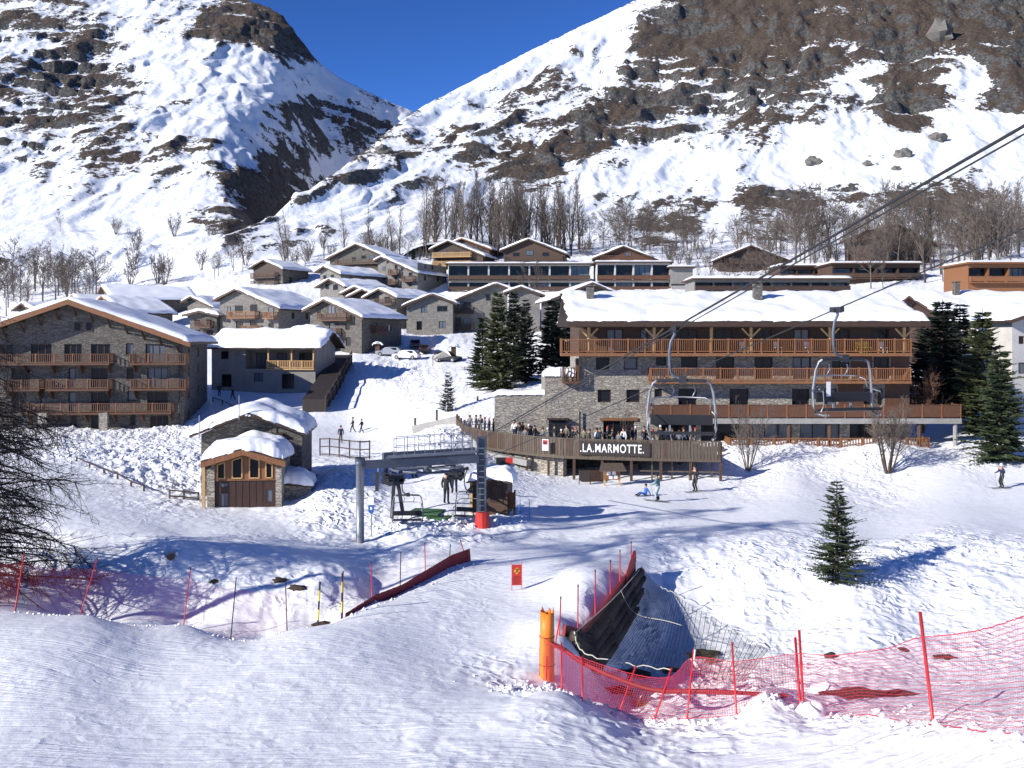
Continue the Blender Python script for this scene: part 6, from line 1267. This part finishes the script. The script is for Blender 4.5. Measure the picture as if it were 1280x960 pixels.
for px, d, s, lb in ((1017, 412, 3.2, 'low flat rock in the open snow of the right mountain'), (975, 425, 0, ''), (1129, 408, 3.2, 'grey rock above the mountain track'), (1172, 432, 3.6, 'pointed grey rock highest in the lower snowfield'), (480, 420, 3.5, 'rock on the snowy spur beside the gorge'), (1120, 395, 1.6, 'small rock next to the grey rock above the track'), (1084, 402, 1.8, 'small dark rock left of the grey rock above the track')):
    if s: boulder(lb, RG(px, d)+V3(0, 0, s*.2), (s*1.2, s, s*.8), px)
for px, d, s, lb in ((694, 690, 0, ''),): pass
# snow clods and earth showing through
def clod(px, d, s, label, m_, cat, dz=0): 
    o = boulder(label, G(px, d, dz), s, px, None, 'snow_clod' if m_ == 'snow' else 'earth_patch', m_); o['category'] = cat
for px, d, s, lb in ((1013, 22.3, (.36, .3, .32), 'rounded snow clod at the foot of the two close red poles'), (1033, 25.5, (.5, .4, .3), 'snow lump on the earth patch behind the red net'), (748, 25.4, (.35, .3, .22), 'snow lump against the foot of the red net'), (770, 24.8, (.3, .25, .14), 'small snow lump in front of the leaning red pole')): clod(px, d, s, lb, 'snow', 'snow lump')
for px, d, s, lb in ((1060, 25.2, (1.0, .5, .22), 'brown earth patch behind the red net beside the snow lump'), (1110, 25, (1.1, .5, .18), 'second brown earth patch behind the red net'), (1180, 32.5, (.45, .3, .12), 'dark stone in the snow above the red net right of the tall pole'), (1040, 33, (.25, .3, .14), 'dark hollow stone below the lone fir'), (1128, 33.2, (.22, .2, .06), 'flat dark stone in the snow right of the lone fir'), (880, 35.5, (.6, .3, .14), 'dark twiggy earth at the far edge of the gully net'), (372, 37.2, (.34, .2, .16), 'dark earth showing in the left snow bank'), (350, 37.8, (.3, .2, .14), 'smaller dark earth patch in the left snow bank'), (268, 37.4, (.2, .15, .1), 'tiny dark stone in the left snow bank'), (350, 32.6, (.16, .14, .1), 'dark stone at the foot of the left bank'), (405, 34.2, (.4, .25, .2), 'brown stone behind the striped poles')): clod(px, d, s, lb, 'earth', 'earth', -.02)
def tuft(label, loc, r, n, seed):
    rn = random.Random(seed); mb = MB()
    for i in range(n): a = rn.uniform(0, 6.283); q = V3(math.cos(a)*r*rn.uniform(.3, 1), math.sin(a)*r*rn.uniform(.3, 1), r*rn.uniform(.4, 1.3)); _spike(mb, V3(rn.gauss(0, r*.2), rn.gauss(0, r*.2), -.1), q, .012)
    o = mb.build('grass_tuft', M['dry_grass']); o.location = loc; tag(o, label, 'grass tuft')
tuft('dry grass tuft on the lip of the left snow bank', G(213, 38.3), .34, 90, 1); tuft('thin dry stalks sticking through the gully net', G(800, 28.8), .55, 50, 2); tuft('dry stalks by the far edge of the gully', G(890, 35), .5, 60, 3)

# crumbs of broken snow along the fence feet and the piste edges
mb = MB(); rn = random.Random(31)
def crumbs(pts, n, spread, r0, r1):
    for i in range(n):
        f = rn.uniform(0, len(pts)-1.001); j = int(f); p = pts[j].lerp(pts[j+1], f-j); x = p.x + rn.gauss(0, spread); y = p.y + rn.gauss(0, spread); r_ = r0 + (r1-r0)*rn.random()**2.5; z = gz(x, y) + r_*.25
        vs = [V3(x+r_*rn.uniform(.6, 1.2), y, z), V3(x, y+r_*rn.uniform(.6, 1.2), z), V3(x-r_*rn.uniform(.6, 1.2), y, z), V3(x, y-r_*rn.uniform(.6, 1.2), z), V3(x+rn.gauss(0, r_*.2), y+rn.gauss(0, r_*.2), z+r_*rn.uniform(.5, .9)), V3(x, y, z-r_)]
        mb.add(vs, [(0, 1, 4), (1, 2, 4), (2, 3, 4), (3, 0, 4), (1, 0, 5), (2, 1, 5), (3, 2, 5), (0, 3, 5)])
crumbs([p - V3(0, .3, 0) for p in B[1:]], 420, .28, .02, .13); crumbs([G(650, 26), G(660, 25.4), G(672, 25.2), G(690, 25)], 220, .5, .02, .12); crumbs([G(430, 33), G(500, 37), G(580, 42)], 90, .25, .02, .09); crumbs([G(20, 30.6), G(230, 31.5), G(360, 31.1)], 120, .3, .02, .08)
crumbs([G(850, 42.8), G(950, 41.4), G(1045, 42.4), G(1200, 43), G(1280, 42)], 160, .6, .03, .14); crumbs([G(480, 49), G(560, 49.5), G(640, 52)], 160, .7, .04, .16)
o = mb.build('snow_crumbs', M['snow'], None, True, label='crumbs of broken snow along the fence feet and piste edges', kind='stuff')

for px, d, r_, lb in ((728, 31.5, .22, 'snow lump caught under the gully net beside the logs'), (748, 32.5, .2, 'snow lump caught under the gully net beside the logs'), (760, 34.5, .18, 'snow lump caught under the gully net beside the logs'), (772, 33, .25, 'snow lump caught under the gully net beside the logs')):
    o = boulder(lb, G(px, d, .05), (r_*1.3, r_, r_*.7), px, 'snow lumps under the gully net', 'snow_clod', 'snow'); o['category'] = 'snow lump'

for px, d, sx, lb in ((770, 31.5, .5, 'dark wet earth under the gully net below the logs'), (790, 34, .6, 'dark wet earth in the middle of the gully'), (820, 31.5, .45, 'dark wet earth under the gully net near its pale rope edge'), (840, 35, .4, 'dark stone under the far part of the gully net')):
    clod(px, d, (sx, sx*.7, .16), lb, 'earth', 'earth', -.03)
# ---------------------------------------------------------------- people
PAL = {'black': (.012, .012, .014), 'blue': (.03, .12, .42), 'red': (.45, .03, .03), 'white': (.72, .72, .72), 'grey': (.16, .165, .17), 'teal': (.10, .22, .22), 'khaki': (.16, .14, .09), 'navy': (.012, .018, .05), 'orange': (.6, .18, .03), 'yellow': (.7, .5, .05), 'pink': (.6, .18, .25), 'pale': (.42, .52, .50), 'skin': (.48, .27, .18), 'brown': (.08, .04, .02)}
for k_, c in PAL.items(): simple('cloth_'+k_, c, .8, 0, .2, 8)
def body_mesh(pose):
    J = {'pelvis': (0, 0, .95), 'waist': (0, .01, 1.10), 'chest': (0, .02, 1.32), 'neck': (0, 0, 1.47), 'jaw': (0, -.015, 1.56), 'head': (0, -.01, 1.66), 'crown': (0, .0, 1.73)}
    for s, sg in (('l', -1), ('r', 1)):
        J.update({'hip'+s: (sg*.09, 0, .90), 'knee'+s: (sg*.10, -.02, .50), 'ank'+s: (sg*.11, .02, .10), 'toe'+s: (sg*.12, -.16, .05), 'sho'+s: (sg*.18, .01, 1.40), 'elb'+s: (sg*.26, .02, 1.14), 'wri'+s: (sg*.27, -.06, .92), 'hand'+s: (sg*.27, -.09, .84)})
    def mv(n, p): J[n] = p
    if pose == 'ski':
        for s, sg in (('l', -1), ('r', 1)):
            mv('knee'+s, (sg*.12, -.16, .50)); mv('ank'+s, (sg*.12, .0, .12)); mv('toe'+s, (sg*.12, -.18, .06)); mv('elb'+s, (sg*.34, -.06, 1.16)); mv('wri'+s, (sg*.36, -.28, 1.06)); mv('hand'+s, (sg*.36, -.36, 1.05))
        for n in ('chest', 'neck', 'jaw', 'head', 'crown'): x, y, z = J[n]; mv(n, (x, y-.10, z-.03))
        for n in ('shol', 'shor'): x, y, z = J[n]; mv(n, (x, y-.09, z-.03))
    if pose == 'walk':
        mv('kneel', (-.10, -.20, .53)); mv('ankl', (-.10, -.22, .11)); mv('toel', (-.10, -.38, .07)); mv('kneer', (.10, .06, .50)); mv('ankr', (.10, .30, .16)); mv('toer', (.10, .22, .05)); mv('elbl', (-.26, .14, 1.16)); mv('wril', (-.25, .02, .96)); mv('handl', (-.25, -.04, .90)); mv('elbr', (.26, -.10, 1.14)); mv('wrir', (.25, -.28, 1.0)); mv('handr', (.25, -.35, .98))
    if pose == 'sit':
        dz = -.78
        for n in list(J): x, y, z = J[n]; J[n] = (x, y+.1, max(z+dz, .08))
        for s, sg in (('l', -1), ('r', 1)): mv('hip'+s, (sg*.10, .04, .13)); mv('knee'+s, (sg*.16, -.36, .30)); mv('ank'+s, (sg*.18, -.72, .08)); mv('toe'+s, (sg*.18, -.80, .18)); mv('elb'+s, (sg*.34, .25, .30)); mv('wri'+s, (sg*.38, .36, .10)); mv('hand'+s, (sg*.40, .42, .06))
    if pose == 'talk': mv('wrir', (.16, -.26, 1.16)); mv('handr', (.10, -.32, 1.2)); mv('elbr', (.27, -.06, 1.12))
    rad = {'pelvis': .155, 'waist': .145, 'chest': .17, 'neck': .062, 'jaw': .082, 'head': .105, 'crown': .075, 'hip': .105, 'knee': .075, 'ank': .062, 'toe': .05, 'sho': .085, 'elb': .06, 'wri': .045, 'hand': .046}
    E = [('pelvis', 'waist'), ('waist', 'chest'), ('chest', 'neck'), ('neck', 'jaw'), ('jaw', 'head'), ('head', 'crown')]
    for s in 'lr': E += [('pelvis', 'hip'+s), ('hip'+s, 'knee'+s), ('knee'+s, 'ank'+s), ('ank'+s, 'toe'+s), ('chest', 'sho'+s), ('sho'+s, 'elb'+s), ('elb'+s, 'wri'+s), ('wri'+s, 'hand'+s)]
    names = list(J); me = bpy.data.meshes.new('b'); me.from_pydata([J[n] for n in names], [(names.index(a), names.index(b)) for a, b in E], []); o = bpy.data.objects.new('b', me); COL.objects.link(o)
    sk = o.modifiers.new('s', 'SKIN'); sl = me.skin_vertices[0].data
    for i, n in enumerate(names): r_ = rad.get(n) or rad[n[:-1]]; sl[i].radius = (r_, r_*(.8 if n in ('chest', 'waist', 'pelvis') else 1)); sl[i].use_root = (n == 'pelvis')
    o.modifiers.new('u', 'SUBSURF').levels = 1; bpy.context.view_layer.update()
    out = bpy.data.meshes.new_from_object(o.evaluated_get(bpy.context.evaluated_depsgraph_get())); bpy.data.objects.remove(o)
    out.materials.clear()
    for _ in range(4): out.materials.append(M['cloth_grey'])
    P_ = np.array([J[n] for n in names]); slot = []
    for n in names: slot.append(2 if n in ('jaw', 'head', 'crown', 'neck') or n[:-1] == 'hand' else 3 if n[:-1] in ('toe', 'ank') else 1 if n[:-1] in ('hip', 'knee') or n == 'pelvis' else 0)
    idx = []
    for p in out.polygons: c = np.array(p.center); idx.append(slot[int(((P_-c)**2).sum(1).argmin())])
    out.polygons.foreach_set('material_index', idx); out.polygons.foreach_set('use_smooth', [True]*len(idx)); out.name = 'body'; return out, J
BODY = {p: body_mesh(p) for p in ('stand', 'ski', 'walk', 'sit', 'talk')}
HAIR = {}
def person(label, loc, rz, pose='stand', top='black', legs='black', hat='black', s=1.0, group=None, skis=False, poles=False):
    t = thing('person', label, 'person', loc, rz, group); t.scale = (s, s, s); me, J = BODY[pose]
    o = bpy.data.objects.new('body', me); COL.objects.link(o); o.parent = t
    for i, m_ in enumerate((top, legs, 'skin', 'black')): o.material_slots[i].link = 'OBJECT'; o.material_slots[i].material = M['cloth_'+m_]
    key = (pose, hat)
    if key not in HAIR:
        h = J['head']; mb = MB(); mb.ball((h[0], h[1]+.022, h[2]+.03), .112, .118, .115, 12, 8); HAIR[key] = mb.mesh('headwear', M['cloth_'+hat], True)
    h = bpy.data.objects.new('headwear', HAIR[key]); COL.objects.link(h); h.parent = t
    if skis:
        for s_, sg in (('l', -1), ('r', 1)):
            x, y, z = J['ank'+s_]; k_ = MB(); k_.add([(x-.045, -.85, .02), (x+.045, -.85, .02), (x+.05, .65, .02), (x-.05, .65, .02), (x-.045, -.85, .035), (x+.045, -.85, .035), (x+.05, .65, .035), (x-.05, .65, .035), (x-.03, -1.0, .11), (x+.03, -1.0, .11)], [(3, 2, 1, 0), (4, 5, 6, 7), (0, 3, 7, 4), (1, 5, 6, 2), (4, 8, 9, 5)]); k_.build('ski', M['metal_dark'], t)
    if poles:
        for s_, sg in (('l', -1), ('r', 1)): x, y, z = J['hand'+s_]; MB().tube([(x, y-.02, z+.08), (x+sg*.12, y+.30, .0)], .011, 5).build('ski_pole', M['metal_galv'], t)
    return t
person('skier in grey green jacket and pale trousers leaning forward on the piste', G(823, 60, .02), R(-120), 'ski', 'teal', 'pale', 'black', 1.0, None, True, True)
person('child in blue sitting on the snow beside the skier in pale trousers', G(806, 62.5, .02), R(-70), 'sit', 'blue', 'blue', 'black', .78, None, True)
person('skier all in black standing in front of the terrace corner', G(870, 64.5, .02), R(-60), 'ski', 'black', 'black', 'black', 1.02, None, True, True)
person('skier with white helmet and dark clothes passing the bushy fir', G(1253, 65, .02), R(-80), 'ski', 'navy', 'black', 'white', .95, None, True, True)
person('walker in black on the lit path, the one ahead with a bag', G(441, 103), R(-80), 'walk', 'black', 'black', 'brown', .93, 'walkers on the path'); person('walker in black on the lit path, bending slightly behind another', G(452, 102), R(-100), 'walk', 'black', 'navy', 'black', .86, 'walkers on the path'); person('walker in dark clothes standing on the shaded path behind the wooden railing', G(426, 93), R(10), 'stand', 'navy', 'black', 'black', .95, 'walkers on the path')
person('person in black at the foot of the loggia chalet door', G(274, 124), R(30), 'stand', 'black', 'black', 'black', .95, 'people by the loggia chalet'); person('person in navy beside another by the loggia chalet', G(291, 122), R(-30), 'walk', 'navy', 'black', 'brown', .95, 'people by the loggia chalet')
person('lift attendant in black standing on the green mat', G(558, 54.2, .02), R(160), 'stand', 'black', 'black', 'black', 1.03, 'people at the lift'); person('tall person in navy beside the lift attendant', G(568, 57, .02), R(190), 'talk', 'navy', 'navy', 'black', 1.1, 'people at the lift')
person('skier in dark jacket queuing under the station beam', G(482, 61, .02), R(-150), 'ski', 'black', 'navy', 'black', 1.0, 'people at the lift', True, True); person('skier in pink jacket queuing behind the station beam', G(518, 64, .02), R(-170), 'ski', 'pink', 'grey', 'white', 1.05, 'people at the lift', True, True); person('skier in grey crouching at the station machinery', G(494, 63, .02), R(-130), 'ski', 'grey', 'black', 'blue', .95, 'people at the lift', True, False)
rn = random.Random(77); tops = ['black', 'navy', 'black', 'grey', 'blue', 'red', 'white', 'black', 'khaki', 'navy', 'black', 'grey', 'brown', 'black']
def on_deck(px, d, top, hat, pose, s=1.0, lb=None): person(lb or 'guest in %s jacket standing on the terrace behind the plank railing' % top, V3((px-640)/F*d, d, DZ+.002), rn.uniform(-3.1, 3.1), pose, top, rn.choice(('black', 'navy', 'grey')), hat, s, 'guests on the sun terrace')
for i in range(30):
    px = 655 + i*7.4 + rn.uniform(-2.5, 2.5); d = rn.uniform(71.5, 75.6) + (1.5 if px < 700 else 0); on_deck(px, d, rn.choice(tops), rn.choice(('black', 'brown', 'brown', 'black', 'white', 'red')), rn.choice(('stand', 'talk')), rn.uniform(.8, .98))
for i in range(12):
    px = 588 + i*6 + rn.uniform(-2, 2); d = 84 - i*.62 + rn.uniform(0, 1.2); on_deck(px, d, rn.choice(('black', 'grey', 'navy', 'khaki', 'white')), rn.choice(('black', 'brown', 'white')), 'talk', rn.uniform(.85, 1))
